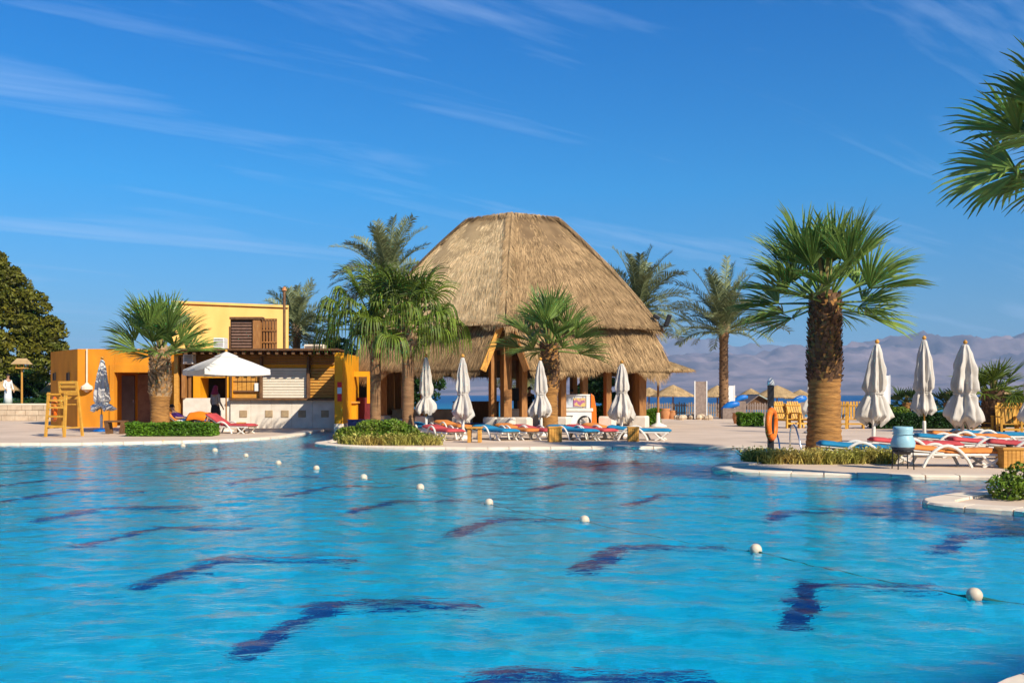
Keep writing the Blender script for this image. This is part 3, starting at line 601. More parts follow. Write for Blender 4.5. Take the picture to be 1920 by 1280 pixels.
part2('panel', 'wall_brick', (258, 302, 702, 796, 45.7, .15))
ax, bx = X(145, 43), X(95, 46.2); zt = Z(654, 43)
q().add([(ax, 43, 0), (bx, 46.2, 0), (bx, 46.2, zt), (ax, 43, zt), (ax + .2, 43.3, 0), (bx + .25, 46.5, 0), (bx + .25, 46.5, zt), (ax + .2, 43.3, zt)], [(0, 1, 2, 3), (3, 2, 6, 7), (1, 5, 6, 2), (4, 7, 6, 5)]).build('wall', 'orange_wall', wash)
q().b2(bx + .1, X(352, 43), 46.4, 50, 0, zt - .1).build('rear_block', 'orange_wall', wash)
q().b2(ax + .3, X(352, 43), 43.2, 46.4, zt - .5, zt - .4).build('flat_roof', 'orange_wall', wash)
for px in (104, 130):
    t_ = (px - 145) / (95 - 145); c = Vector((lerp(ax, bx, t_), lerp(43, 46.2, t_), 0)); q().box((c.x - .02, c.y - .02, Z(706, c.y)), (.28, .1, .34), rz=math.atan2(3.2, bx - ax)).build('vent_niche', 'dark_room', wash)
lm = thing('outdoor_lamp', 'bell lamp hanging on a thin pipe down the orange wall', 'lamp', (X(163, 42.9), 42.9, Z(735, 42.9)))
MB(lm.location).bar(P(163, 654, 42.93), P(163, 718, 42.93), .05).build('pipe', 'coping', lm)
MB().lathe([(.05, .40), (.10, .34), (.24, .24), (.24, .12), (.10, .06), (.05, .0)], n=12).build('lamp_shade', 'coping', lm)

OL = (X(435, 50), 50, 0)
och = thing('upper_storey', 'pale yellow cube building rising behind the bar roof', 'building', OL)
a0, a1 = X(322, 49), X(541, 51.5); z6 = Z(567, 49.2)
MB(OL).add([(a0, 49, 0), (a1, 51.5, 0), (a1, 51.5, z6), (a0, 49, z6), (a0, 58, 0), (a1 * 58 / 51.5 - .2, 58, 0), (a1 * 58 / 51.5 - .2, 58, z6), (a0, 58, z6)], [(0, 1, 2, 3), (1, 5, 6, 2), (4, 0, 3, 7), (3, 2, 6, 7), (4, 7, 6, 5)]).build('wall', 'ochre_wall', och)
MB(OL).bar((a0, 48.95, z6), (a1, 51.45, z6), .16, .12).build('parapet_coping', 'ochre_wall', och)
# things standing on the bar roof
ROOFZ = Z(653, 41)
Ys = 46
ws = thing('wooden_screen', 'brown slatted wooden enclosure standing on the bar roof', 'screen', (X(475, Ys), Ys, ROOFZ))
def scr(name, mat, x0, x1, y0, y1, Y, d, parent=None): return MB(ws.location).pr(x0, x1, y0, y1, Y, d).build(name, mat, parent or ws)
scr('panel', 'wood_dark', 432, 476, 598, 656, 45.6, .1)
for i in range(9): scr('slat', 'wood_brown', 434, 474, 603 + i * 5.6, 606.6 + i * 5.6, 45.5, .08)
scr('corner_post', 'wood_post', 474, 488, 594, 656, 45.4, .3); scr('side_board', 'wood_dark', 429, 433, 612, 656, 45.55, .3); scr('top_rail', 'wood_dark', 430, 492, 594, 598.5, 45.35, .4)
for i in range(6): scr('upright', 'wood_post', 488 + i * 5.6, 490.6 + i * 5.6, 598, 656, 46.0, .08)
for yy in (597, 618, 640, 653): scr('rail', 'wood_post', 487, 519, yy, yy + 2.6, 45.95, .06)
scr('backing', 'wood_dark', 487, 519, 600, 656, 46.5, .05)
for lab, x0, x1, y0, y1, Y, mt in (('pale air conditioner box on the roof by the fan palm', 400, 420, 633, 655, 44.5, 'white_paint'), ('low whitish box at the right end of the bar roof', 570, 607, 645.5, 655, 44, 'coping')):
    t = thing('roof_unit', lab, 'roof unit', (X((x0 + x1) / 2, Y), Y, ROOFZ)); zb = ROOFZ
    mb = MB(t.location).b2(X(x0, Y), X(x1, Y), Y, Y + .6, zb + .02, Z(y0, Y)); mb.build('casing', mt, t, bev=.02)
    for i in range(4): MB(t.location).pr(x0 + 2, x1 - 2, y0 + 3 + i * (y1 - y0) / 6, y0 + 4 + i * (y1 - y0) / 6, Y - .02, .03).build('grille_bar', 'wood_grey', t)
t = thing('flue_pipe', 'tall thin dark brown pole rising beside the yellow wall', 'pole', (X(533, 47), 47, ROOFZ))
MB(t.location).tube([(X(533, 47), 47, ROOFZ), P(533, 545, 47)], .065, 8).build('pipe', 'wood_dark', t); MB(t.location).tube([P(533, 545, 47), P(533, 538, 47)], [.12, .07], 8).build('cap', 'terracotta', t)
t = thing('wall_fan_unit', 'grey air conditioner grille on the wall left of the umbrella', 'air conditioner', (X(352, 41.9), 41.9, Z(684, 41.9)))
MB(t.location).pr(343, 362, 664, 682, 41.55, .42).build('casing', 'white_paint', t, bev=.02)
for i in range(4): MB(t.location).pr(345, 360, 667 + i * 3.8, 669 + i * 3.8, 41.52, .04).build('grille_bar', 'wood_grey', t)

# ------------------------------------------------------------------ thatched pavilion
C0 = Vector((.1, 46.5, 0)); A0 = R(-3)
def hx(k, r, z): a = A0 + R(60 * k); return Vector((C0.x + r * math.sin(a), C0.y - r * math.cos(a), z))
pav = thing('thatched_pavilion', 'large open pavilion with a tall two-tier thatched roof', 'pavilion', C0)
lc = lambda v: v - C0
RT, ZT, RB, ZB = 2.35, 9.4, 7.35, 4.2
for k in range(6):
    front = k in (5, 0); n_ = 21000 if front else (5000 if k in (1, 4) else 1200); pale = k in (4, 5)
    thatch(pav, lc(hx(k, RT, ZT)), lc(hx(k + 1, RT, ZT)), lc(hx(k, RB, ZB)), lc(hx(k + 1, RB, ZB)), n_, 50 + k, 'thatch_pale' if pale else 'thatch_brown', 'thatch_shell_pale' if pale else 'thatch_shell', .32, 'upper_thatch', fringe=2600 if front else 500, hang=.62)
for k in range(6):
    pts = []; a = hx(k, RT, ZT); b_ = hx(k, RB, ZB); out = Vector((math.sin(A0 + R(60 * k)), -math.cos(A0 + R(60 * k)), 0)); nn = (out + Vector((0, 0, .95))).normalized()
    for j in range(13): v_ = j / 12; pts.append(lc(lerp(a, b_, v_) + nn * (.32 * 2.4 * v_ * (1 - v_) * .98 + .02)))
    hp = MB().tube(pts, [.035 + .012 * math.sin(j * 2.2) for j in range(13)], 8).build('hip_bundle', 'thatch_brown', pav, smooth=True)
    rr = random.Random(k); vs = []; fs = []
    for i in range(1300 if k in (0, 1, 5) else 200):
        f = rr.random() * 11.5; j = int(f); p = pts[j].lerp(pts[j + 1], f - j); d = (pts[12] - pts[0]).normalized(); s = d.cross(nn).normalized(); sg_ = rr.choice((-1, 1)); dd = (d + s * sg_ * rr.uniform(.1, .6)).normalized(); w = .02 * rr.uniform(.6, 1.4); b0 = len(vs); p = p + s * sg_ * .05 + nn * .07
        vs += [p - s * w, p + s * w, p + dd * rr.uniform(.3, .7) - nn * .04]; fs.append((b0, b0 + 1, b0 + 2))
    tag(mk('straw', vs, fs, 'thatch_brown', hp), kind='stuff')
cap = [lc(hx(k, RT + .03, ZT + .02)) for k in range(6)] + [lc(C0 + Vector((0, -.6, ZT + .28)))]
rc = MB().add(cap, [(k, (k + 1) % 6, 6) for k in range(6)]).build('ridge_cap', 'thatch_brown', pav)
rr = random.Random(77); vs = []; fs = []
for i in range(1600):
    k = rr.randrange(6); t_ = rr.random(); p = lerp(cap[k], cap[(k + 1) % 6], t_); o_ = Vector((p.x, p.y, 0)).normalized(); s = Vector((-o_.y, o_.x, 0)); p = p - o_ * rr.uniform(.02, .25) + Vector((0, 0, rr.uniform(.02, .10))); dd = (o_ + DOWN * rr.uniform(.6, 1.4) + s * rr.gauss(0, .25)).normalized(); w_ = .03 * rr.uniform(.6, 1.3); b0 = len(vs); vs += [p - s * w_, p + s * w_, p + dd * rr.uniform(.35, .8) + o_ * .06]; fs.append((b0, b0 + 1, b0 + 2))
tag(mk('straw', vs, fs, 'thatch_brown', rc), kind='stuff')
r1, z1, r2, z2 = 6.9, 4.45, 7.85, 2.45
for k in range(6):
    ti0, ti1, to0, to1 = 0, 1, 0, 1
    if k == 0: ti0, to0 = .03, .14
    if k == 5: ti1, to1 = .97, .86
    tl, tr = lerp(hx(k, r1, z1), hx(k + 1, r1, z1), ti0), lerp(hx(k, r1, z1), hx(k + 1, r1, z1), ti1); bl, br = lerp(hx(k, r2, z2), hx(k + 1, r2, z2), to0), lerp(hx(k, r2, z2), hx(k + 1, r2, z2), to1)
    front = k in (5, 0); thatch(pav, lc(tl), lc(tr), lc(bl), lc(br), 6500 if front else 1500, 80 + k, 'thatch_brown', 'thatch_shell', .12, 'lower_thatch', fringe=3000 if front else 600, hang=.68, roughn=1.5)
    if k == 0: MB(C0).bar(tl + Vector((-.08, -.1, -.05)), bl + Vector((-.08, -.1, -.1)), .09, .26).build('barge_board', 'wood_post', pav)
    if k == 5: MB(C0).bar(tr + Vector((.08, -.1, -.05)), br + Vector((.08, -.1, -.1)), .09, .26).build('barge_board', 'wood_yellow', pav)
for k in range(6): MB(C0).bar(hx(k, 6.5, 3.35), hx(k + 1, 6.5, 3.35), .2, .28).build('ring_beam', 'wood_post', pav)
def post(p, w=.32, h=3.9, base=True, mat='wood_post'):
    o = MB().box((0, 0, .5 + (h - .5) / 2), (w, w, h - .5), rz=A0 + R(30)).build('post', mat, pav, bev=.015, loc=p - C0)
    if base: MB().lathe([(.42, 0), (.42, .42), (.38, .5)], n=4).build('post_base', 'stone_panel', o, bev=.02).rotation_euler = (0, 0, R(20))
for k in range(6): post(hx(k, 6.5, 0), .36)
for k, ts in ((5, (.36, .66, .9)), (0, (.12, .40, .56, .74)), (1, (.35, .7)), (4, (.4, .7)), (2, (.5,)), (3, (.5,))):
    for t_ in ts: post(lerp(hx(k, 6.5, 0), hx(k + 1, 6.5, 0), t_), .26 if k in (0, 5) else .3)
# rafters seen from below
for k in range(6):
    for t_ in (0, .33, .66): MB(C0).bar(lerp(hx(k, 1.2, 9.0), hx(k + 1, 1.2, 9.0), t_), lerp(hx(k, 7.1, 4.05), hx(k + 1, 7.1, 4.05), t_), .12, .16).build('rafter', 'wood_dark', pav)
def blockthing(name, label, cat, mat, x0, x1, y0, y1, Y, d, z0=0, bev=.02):
    t = thing(name, label, cat, (X((x0 + x1) / 2, Y), Y + d / 2, z0)); MB(t.location).b2(X(x0, Y), X(x1, Y), Y, Y + d, z0, Z(y0, Y) - .05).build('body', mat, t, bev=bev)
    MB(t.location).b2(X(x0, Y) - .04, X(x1, Y) + .04, Y - .05, Y + d + .04, Z(y0, Y) - .05, Z(y0, Y)).build('top', mat if mat != 'dark_room' else 'wood_dark', t, bev=.015); return t
blockthing('stone_counter', 'cream stone bar counter inside the pavilion behind the closed umbrella', 'counter', 'stone_panel', 946, 1010, 766, 800, 43.2, .9)
blockthing('bar_counter', 'long grey stone bar counter in the shade of the pavilion', 'counter', 'stone_wall', 735, 885, 767, 795, 45, .8)
blockthing('back_bar', 'brown wooden back bar in the middle of the pavilion', 'cabinet', 'wood_post', 850, 935, 752, 790, 47.5, .8)
t = thing('flat_screen', 'black flat screen standing on the pavilion counter', 'screen', (X(966, 44), 44, Z(752, 44))); MB(t.location).pr(955, 978, 727, 751, 44, .06).build('panel', 'black', t, bev=.01); MB(t.location).pr(963, 970, 751, 766, 44.02, .05).build('stand', 'black', t)
def kerb(label, x0, x1, y0, Y, d=.35):
    t = thing('tiled_planter', label, 'planter', (X((x0 + x1) / 2, Y), Y, 0)); MB(t.location).b2(X(x0, Y), X(x1, Y), Y, Y + d, 0, Z(y0, Y)).build('wall', 'navy_tile', t, bev=.015); MB(t.location).b2(X(x0, Y) - .02, X(x1, Y) + .02, Y - .02, Y + d + .02, Z(y0, Y), Z(y0, Y) + .04).build('coping_stone', 'navy_tile', t, bev=.01)
kerb('navy tiled low wall behind the bush at the palm trunks', 652, 762, 788, 38.5); kerb('navy tiled kerb in front of the pavilion counter', 772, 962, 794.5, 40.2)

# flood lights on the right eave
t = thing('floodlight', 'pair of black floodlights on a bracket at the roof edge', 'lamp', P(1222, 604, 42.5))
MB(t.location).tube([P(1218, 612, 42.5), P(1248, 612, 42.3)], .025, 6).build('arm', 'black', t); MB(t.location).tube([P(1226, 612, 42.4), P(1226, 596, 42.4)], .02, 6).build('arm', 'black', t)
MB(t.location).box(P(1252, 601, 42.3), (.18, .3, .52), ry=.35).build('lamp_head', 'black', t, bev=.03); MB(t.location).box(P(1231, 594, 42.4), (.3, .2, .16), ry=.5).build('lamp_head', 'black', t, bev=.03)

# ------------------------------------------------------------------ umbrellas
def closed_umbrella(label, px, py0, ytop, wb, wf, seed, mat='canvas', group='closed canvas umbrellas', cinch=.62, bottom=.88, tilt=0, base='white_plastic', wood=True, lop=0, curl=.8):
    """canopy folded round its pole: pleated, tied, flared below the tie"""
    g_ = G(px, py0); Y = g_.y; t = thing('closed_umbrella', label, 'umbrella', g_, 0, group); rr = random.Random(seed); top = Z(ytop, Y)
    zc = top * (1 - cinch); zb = top * (1 - bottom) ; pr = [(.035, top - .07), (.06, top - .1), (.26 * wb, top - .13), (.50 * wb, lerp(top, zc, .25)), (.76 * wb, lerp(top, zc, .52)), (.93 * wb, lerp(top, zc, .78)), (.94 * wb, lerp(top, zc, .92)), (.72 * wb, zc), (.84 * wb, lerp(zc, zb, .14)), (.86 * wf, lerp(zc, zb, .52)), (wf, lerp(zc, zb, .8)), (curl * wf, zb)]
    n_ = 96; sub = []
    for i in range(len(pr) - 1):
        for j in range(4): sub.append((lerp(pr[i][0], pr[i + 1][0], j / 4), lerp(pr[i][1], pr[i + 1][1], j / 4)))
    sub.append(pr[-1]); ph = [rr.uniform(0, 6.3) for _ in range(6)]; vs = []
    for r_, z_ in sub:
        s_ = (top - z_) / (top - zb); am = .26 * min(1, s_ * 4) * (.55 if abs(z_ - zc) < .08 else 1)
        for k in range(n_):
            a = 2 * math.pi * k / n_; w = 1 + am * (1 - 2 * abs(math.sin(4 * a + ph[0] + s_ * 1.2 * math.sin(ph[1]) + .25 * math.sin(3 * a + ph[3])))) + .09 * s_ * math.sin(17 * a + ph[2] + 4 * s_) + .24 * s_ * noise.noise(Vector((math.cos(a) * 2.2 + seed, math.sin(a) * 2.2, z_ * 2.2))) + .17 * noise.noise(Vector((math.cos(a) * 5 + seed, math.sin(a) * 5, z_ * 4))) + .11 * s_ * math.sin(3 * a + ph[2] + 5 * s_) + .07 * s_ * math.sin(13 * a + ph[3] + 9 * s_) + .07 * math.sin(2 * a + ph[4] + 3 * s_)
            w = 1 + (w - 1) * (1 - .45 * max(0, s_ - .6)); w *= 1 + lop * s_ * math.cos(a - ph[5]) * .5
            dz = (.07 * math.sin(4 * a + ph[5]) + .05 * math.sin(9 * a + ph[1])) * max(0, s_ - .75) * 4 * wf
            w *= .84; vs.append((r_ / 2 * w * math.cos(a), r_ / 2 * w * math.sin(a), z_ + dz))
    fs = [(i * n_ + k, i * n_ + (k + 1) % n_, (i + 1) * n_ + (k + 1) % n_, (i + 1) * n_ + k) for i in range(len(sub) - 1) for k in range(n_)]
    mk('canopy', vs, fs, mat, t, smooth=True)
    MB().lathe([(.335 * wb, zc - .015), (.35 * wb, zc), (.335 * wb, zc + .015)], n=24, cap=False).build('tie_strap', mat, t)
    MB().lathe([(.022, .45), (.022, top - .08)], n=8).build('pole', 'wood_yellow' if wood else 'white_plastic', t, smooth=True)
    MB().lathe([(.03, top - .1), (.06, top - .06), (.05, top - .02), (.015, top + .015)], n=10).build('finial', 'wood_yellow', t, smooth=True)
    MB().lathe([(.05, .05), (.05, .62), (.035, .66)], n=10).build('base_tube', 'white_plastic', t, smooth=True)
    MB().lathe([(.30, 0), (.31, .05), (.20, .09), (.06, .14)], n=20).build('base', base, t, smooth=True)
    t.rotation_euler = (0, R(tilt or rr.uniform(-2.2, 2.2)), rr.uniform(0, 6)); return t
closed_umbrella('closed cream umbrella beside the palm trunk, leftmost by the pavilion', 799, 817, 664, .46, .74, 1, cinch=.52, bottom=.72)
closed_umbrella('closed white umbrella with ballooned hem standing by the wooden table', 868, 823, 664, .48, .78, 2, cinch=.47, bottom=.76, curl=.5)
closed_umbrella('closed white umbrella in front of the cream stone counter', 1015, 818, 670, .46, .76, 3, cinch=.47, bottom=.74)
closed_umbrella('closed white umbrella right of the ice cream cart with flared hem', 1165, 818, 676, .56, .95, 4, cinch=.42, bottom=.76, wood=False, lop=.3)
closed_umbrella('closed cream umbrella in front of the white panel, right of the tall palm', 1637, 838, 637, .64, .98, 5, cinch=.50, bottom=.77, curl=.5)
closed_umbrella('narrow closed umbrella with a bunched hem on a bright wood pole', 1733, 832, 630, .60, .72, 6, cinch=.52, bottom=.72, curl=.6)
closed_umbrella('widest closed umbrella with crumpled hanging canopy near the orange lounger', 1803, 838, 638, .78, 1.12, 7, cinch=.50, bottom=.80, lop=.4, curl=.55)
closed_umbrella('closed umbrella cut by the right edge of the picture', 1934, 822, 655, .5, .85, 8, cinch=.55, bottom=.8)
closed_umbrella('closed umbrella half hidden behind the tall palm trunk', 1523, 812, 668, .5, .8, 9, cinch=.5, bottom=.75)
closed_umbrella('closed grey umbrella on a blue base by the orange wall', 190, 809, 669, .62, .95, 10, mat='canvas_grey', cinch=.62, bottom=.70, base='boat_blue')
# open white umbrella
gU = Vector((X(424, 38.5), 38.5, 0)); ou = thing('open_umbrella', 'open white square umbrella in front of the bar', 'umbrella', gU)
apex, rim = Z(659, 38.5), Z(693, 38.5); hw = 1.27; rings = [(0.02, apex), (.42, lerp(apex, rim, .24)), (.99 * 1.0, lerp(apex, rim, .62)), (1, 0)]
def sq(s, z, n=8, sag=0):
    out = []; cs = [(-1, -1), (1, -1), (1, 1), (-1, 1)]
    for i in range(4):
        a, b_ = Vector(cs[i]), Vector(cs[(i + 1) % 4])
        for j in range(n): t_ = j / n; w = a.lerp(b_, t_) * hw * s; out.append(Vector((w.x, w.y, z - sag * 4 * t_ * (1 - t_)))) 
    return out
def canopy(name, levels, parent):
    vs = []; fs = []; n_ = 32
    for s_, z_, sg_ in levels: vs += [Matrix.Rotation(R(36), 3, 'Z') @ v for v in sq(s_, z_, 8, sg_)]
    for i in range(len(levels) - 1): fs += [(i * n_ + k, i * n_ + (k + 1) % n_, (i + 1) * n_ + (k + 1) % n_, (i + 1) * n_ + k) for k in range(n_)]
    return mk(name, vs, fs, 'canvas_bright', parent)
cn = canopy('canopy', [(.18, lerp(apex, rim, .2) - .02, 0), (.6, lerp(apex, rim, .60), .02), (1, rim, .05)], ou); canopy('valance', [(1.0, rim, .05), (1.005, rim - .2, .05)], cn); canopy('vent_cap', [(.01, apex, 0), (.14, lerp(apex, rim, .13), .0), (.28, lerp(apex, rim, .27), .02)], cn)
for k in range(4):
    a = R(36 + 45 + 90 * k); e_ = Vector((math.cos(a), math.sin(a), 0)) * hw * 1.38; MB().bar((0, 0, apex - .1), (e_.x, e_.y, rim - .03), .03).build('rib', 'wood_yellow', ou)
MB().lathe([(.03, 0), (.03, apex + .04)], n=8).build('pole', 'wood_post', ou); MB().lathe([(.3, 0), (.3, .06), (.1, .12)], n=16).build('base', 'white_plastic', ou); MB().lathe([(.05, apex), (.05, apex + .06), (.01, apex + .09)], n=8).build('finial', 'wood_yellow', ou)

# ------------------------------------------------------------------ sun loungers
def rbox(x0, x1, y, z0, z1): return MB().b2(x0, x1, -y, y, z0, z1)
PROTO = {}
def lounger(color, loc, rz, label, group='plastic sun loungers', back=18):
    key = (color, back)
    def make(t):
        for s in (-1, 1):
            MB().tube([(.95, s * .3, .24), (-.3, s * .3, .24), (-.98, s * .3, .26)], .028, 6).build('side_rail', 'white_plastic', t)
            ar_ = [(-.62 + .92 * k / 12, s * .33, .42 * math.sin(math.pi * k / 12) ** .75) for k in range(13)]; MB().tube(ar_, .032, 6).build('arm_arch', 'white_plastic', t)
            MB().tube([(.50, s * .3, .24), (.62, s * .31, .12), (.82, s * .31, 0)], .028, 6).build('leg', 'white_plastic', t); MB().tube([(.88, s * .3, .24), (.74, s * .31, .11), (.52, s * .31, 0)], .028, 6).build('leg', 'white_plastic', t)
        sl = MB()
        for k in range(9): sl.b2(-.2 + k * .125, -.11 + k * .125, -.3, .3, .245, .27)
        sl.build('seat_slats', 'white_plastic', t)
        c, s_ = math.cos(R(back)), math.sin(R(back)); o = rbox(-.78, 0, .3, -.015, .015).build('backrest', 'white_plastic', t, bev=.01); o.location = (-.2, 0, .275); o.rotation_euler = (0, R(back), 0)
        m_ = 'cushion_' + color
        def pad(x0, x1, nm, dz):
            vs = []; fs = []; nx_, ny_ = 14, 7
            for top_ in (1, 0):
                for i in range(nx_ + 1):
                    for j in range(ny_ + 1):
                        x = lerp(x0, x1, i / nx_); y = lerp(-.31, .31, j / ny_); e = min(1, min(i, nx_ - i, 1.0 * j, ny_ - j) / 1.5)
                        cr_ = 1 - .25 * math.exp(-((x * 2.6 - round(x * 2.6)) / .08) ** 2); vs.append((x, y, dz + (.035 + .06 * e ** .5 * cr_ if top_ else .0)))
            m2 = (nx_ + 1) * (ny_ + 1); id_ = lambda i, j: i * (ny_ + 1) + j
            for i in range(nx_):
                for j in range(ny_): a_ = (id_(i, j), id_(i + 1, j), id_(i + 1, j + 1), id_(i, j + 1)); fs += [a_, tuple(m2 + x for x in a_)[::-1]]
            for i in range(nx_): fs += [(id_(i, 0), m2 + id_(i, 0), m2 + id_(i + 1, 0), id_(i + 1, 0)), (id_(i + 1, ny_), m2 + id_(i + 1, ny_), m2 + id_(i, ny_), id_(i, ny_))]
            for j in range(ny_): fs += [(id_(0, j + 1), m2 + id_(0, j + 1), m2 + id_(0, j), id_(0, j)), (id_(nx_, j), m2 + id_(nx_, j), m2 + id_(nx_, j + 1), id_(nx_, j + 1))]
            return mk(nm, vs, fs, m_, t, smooth=True)
        pad(-.2, .98, 'seat_cushion', .275); b = pad(-.78, 0, 'back_cushion', .02); b.location = (-.2, 0, .275); b.rotation_euler = (0, R(back), 0)
    t = thing('sun_lounger', label, 'sun lounger', loc, rz, group)
    if key in PROTO:
        for c in PROTO[key].children: inst(c, t)
    else: make(t); PROTO[key] = t
    return t
LN = [  # colour, pixel of the foot end on the ground, row heading, label
    ('red', 852, 826, 'red sun lounger nearest the bush, left of the closed umbrella'), ('blue', 815, 818, 'blue sun lounger tucked between the palm trunk and the red lounger'), ('orange', 870, 815, 'orange sun lounger behind the closed umbrella near the navy kerb'),
    ('blue', 955, 826, 'blue sun lounger just right of the two-legged wooden table'), ('orange', 999, 825, 'orange sun lounger between a blue and a red one, left of the middle table'), ('red', 1031, 825, 'red sun lounger touching the middle wooden table on its left'),
    ('blue', 1105, 826, 'blue sun lounger just right of the middle wooden table'), ('red', 1141, 825, 'red sun lounger between blue and orange ones below the ice cream cart'), ('orange', 1175, 824, 'orange sun lounger left of the right-hand wooden table'), ('blue', 1250, 825, 'blue sun lounger at the right end of the pavilion row')]
for i, (c, px, py, lb) in enumerate(LN):
    g_ = G(px, py); hd = R(-58 + (i * 37 % 9) - 4) if i != 9 else R(-14); f_ = Vector((math.cos(hd), math.sin(hd), 0)); lounger(c, g_ - f_ * .85, hd, lb, back=6 if c != 'orange' else 9)
LR = [('orange', 1780, 874, -3, 'orange sun lounger nearest the pool on the right, seen side on'), ('blue', 1625, 866, -8, 'blue sun lounger beside the tall palm behind dry grass'), ('red', 1715, 856, -8, 'red sun lounger behind the pale blue pot'),
      ('red', 1862, 855, -6, 'red sun lounger behind the orange one near the wooden table'), ('blue', 1790, 845, -6, 'blue sun lounger between the two right-hand umbrella poles'), ('orange', 1815, 838, -10, 'orange sun lounger partly hidden behind the widest umbrella'), ('blue', 1855, 834, -6, 'blue sun lounger in the back row near the small palm'), ('red', 1945, 862, -20, 'red sun lounger cut by the right edge behind the wooden table')]
for c, px, py, a, lb in LR: lounger(c, G(px, py), R(a), lb, back=5)
lounger('red', G(432, 812), R(-20), 'red sun lounger under the open white umbrella', back=30); lounger('orange', G(352, 808), R(-14), 'orange sun lounger behind the hedge with a person lying on it', back=34)

# ------------------------------------------------------------------ wooden tables, stools, chairs
def slab_table(label, px, py, w, h, legs='slab', seed=0):
    g_ = G(px, py); t = thing('wooden_table', label, 'table', g_, R(random.Random(seed).uniform(-6, 6)), 'chunky wooden side tables'); MB().box((0, 0, h - .025), (w * 1.12, w * 1.1, .05)).build('table_top', 'wood_yellow', t, bev=.01)
    if legs == 'two':
        for s in (-1, 1):
            for s2 in (-1, 1): MB().box((s * w * .36, s2 * w * .3, (h - .05) / 2), (w * .22, w * .25, h - .05)).build('leg', 'wood_yellow', t, bev=.01)
    else:
        for k in range(5):
            for s in (-1, 1): MB().box((lerp(-.4, .4, k / 4) * w, s * w * .45, (h - .05) / 2), (w * .185, .035, h - .055)).build('board', 'wood_yellow', t, bev=.006); MB().box((s * w * .47, lerp(-.36, .36, k / 4) * w, (h - .05) / 2), (.035, w * .16, h - .055)).build('board', 'wood_yellow', t, bev=.006)
    return t
slab_table('two-legged chunky wooden table left of the row of loungers', 890, 829, .42, .46, 'two', 1); slab_table('square wooden table in the middle of the lounger row', 1040, 828, .38, .46, 'slab', 2); slab_table('square wooden table near the right end of the lounger row', 1187, 827, .32, .44, 'slab', 3)
tb_ = slab_table('barrel-like square wooden table at the right edge by the bush', 1893, 877, .38, .40, 'slab', 4)
ash = thing('ashtray', 'dark ashtray on the wooden table at the right edge', 'ashtray', tb_.location + Vector((0, 0, .401))); MB().lathe([(.05, 0), (.08, .05), (.07, .05), (.045, .015)], n=12).build('bowl', 'pot_dark', ash); MB().lathe([(.02, .012), (.03, .035)], n=8).build('ash', 'stone_panel', ash)
t = thing('wooden_bench', 'small dark wooden bench by the doorway of the orange building', 'bench', G(218, 813)); MB().box((0, 0, .45), (.75, .4, .06)).build('seat', 'wood_dark', t, bev=.01)
for s in (-1, 1):
    for s2 in (-1, 1): MB().bar((s * .3, s2 * .15, .43), (s * .24, s2 * .15, 0), .13, .1).build('leg', 'wood_dark', t)
t2 = slab_table('small wooden table at the foot of the red lounger by the bar', 452, 812, .26, .40, 'two', 9)
def armchair(label, px, py, rz, s=1.):
    t = thing('wooden_armchair', label, 'chair', G(px, py), R(rz), 'yellow wooden deck chairs'); w = 'chair_wood'
    for sx in (-1, 1):
        MB().box((sx * .32, .32, .32 * s), (.07, .07, .64 * s)).build('leg', w, t); MB().bar((sx * .32, -.30, 0), (sx * .32, -.62, 1.02 * s), .07, .07).build('back_leg', w, t); MB().box((sx * .32, .02, .63 * s), (.10, .78, .05)).build('arm', w, t); MB().box((sx * .32, .0, .34 * s), (.05, .7, .08)).build('rail', w, t)
    for k in range(5): MB().box((0, -.22 + k * .12, .38 * s), (.6, .09, .03)).build('seat_slat', w, t)
    for k in range(5): x = -.24 + k * .12; MB().bar((x, -.34, .36 * s), (x, -.66, 1.12 * s), .085, .025).build('back_slat', w, t)
    MB().bar((-.32, -.56, .95 * s), (.32, -.56, .95 * s), .05).build('back_rail', w, t)
    MB().box((0, .34, .2 * s), (.6, .03, .07)).build('stretcher', w, t); return t
for i, (px, py, rz, lb) in enumerate(((1477, 802, 205, 'leftmost yellow wooden chair, just right of the life ring'), (1503, 802, 200, 'yellow wooden chair half behind the tall palm, left side'), (1545, 802, 160, 'yellow wooden chair just right of the tall palm trunk'), (1573, 803, 155, 'yellow wooden chair second right of the tall palm trunk'),
        (1603, 803, 165, 'yellow wooden chair behind the umbrella with the white panel'), (1838, 812, 170, 'yellow wooden chair left of the small palm on the right'), (1893, 815, 165, 'yellow wooden chair right of the small palm'), (1926, 815, 160, 'yellow wooden chair at the right edge of the picture'))): armchair(lb, px, py, rz - 0)

# ------------------------------------------------------------------ lifeguard chair, life rings, rails
def ring(name, label, loc, r, rt, rot, cat='life ring'):
    t = thing(name, label, cat, loc); t.rotation_euler = rot
    MB().tube([(r * math.cos(a), 0, r * math.sin(a)) for a in np.linspace(0, 2 * math.pi, 32, endpoint=False)], rt, 10, closed=True).build('ring', 'ring_orange', t, smooth=True)
    for k in range(4):
        a0_ = k * math.pi / 2 + .6; MB().tube([(r * math.cos(a0_ + d), 0, r * math.sin(a0_ + d)) for d in (-.09, 0, .09)], rt * 1.06, 10).build('band', 'white_paint', t, smooth=True) if name == 'x' else MB().tube([(r * math.cos(a0_ + d), 0, r * math.sin(a0_ + d)) for d in (-.07, 0, .07)], rt * 1.04, 10).build('band', 'cushion_orange', t, smooth=True)
    return t
g_ = G(119, 818); lg = thing('lifeguard_chair', 'tall yellow wooden lifeguard chair at the pool edge on the left', 'chair', g_, R(-14)); w = 'chair_wood'
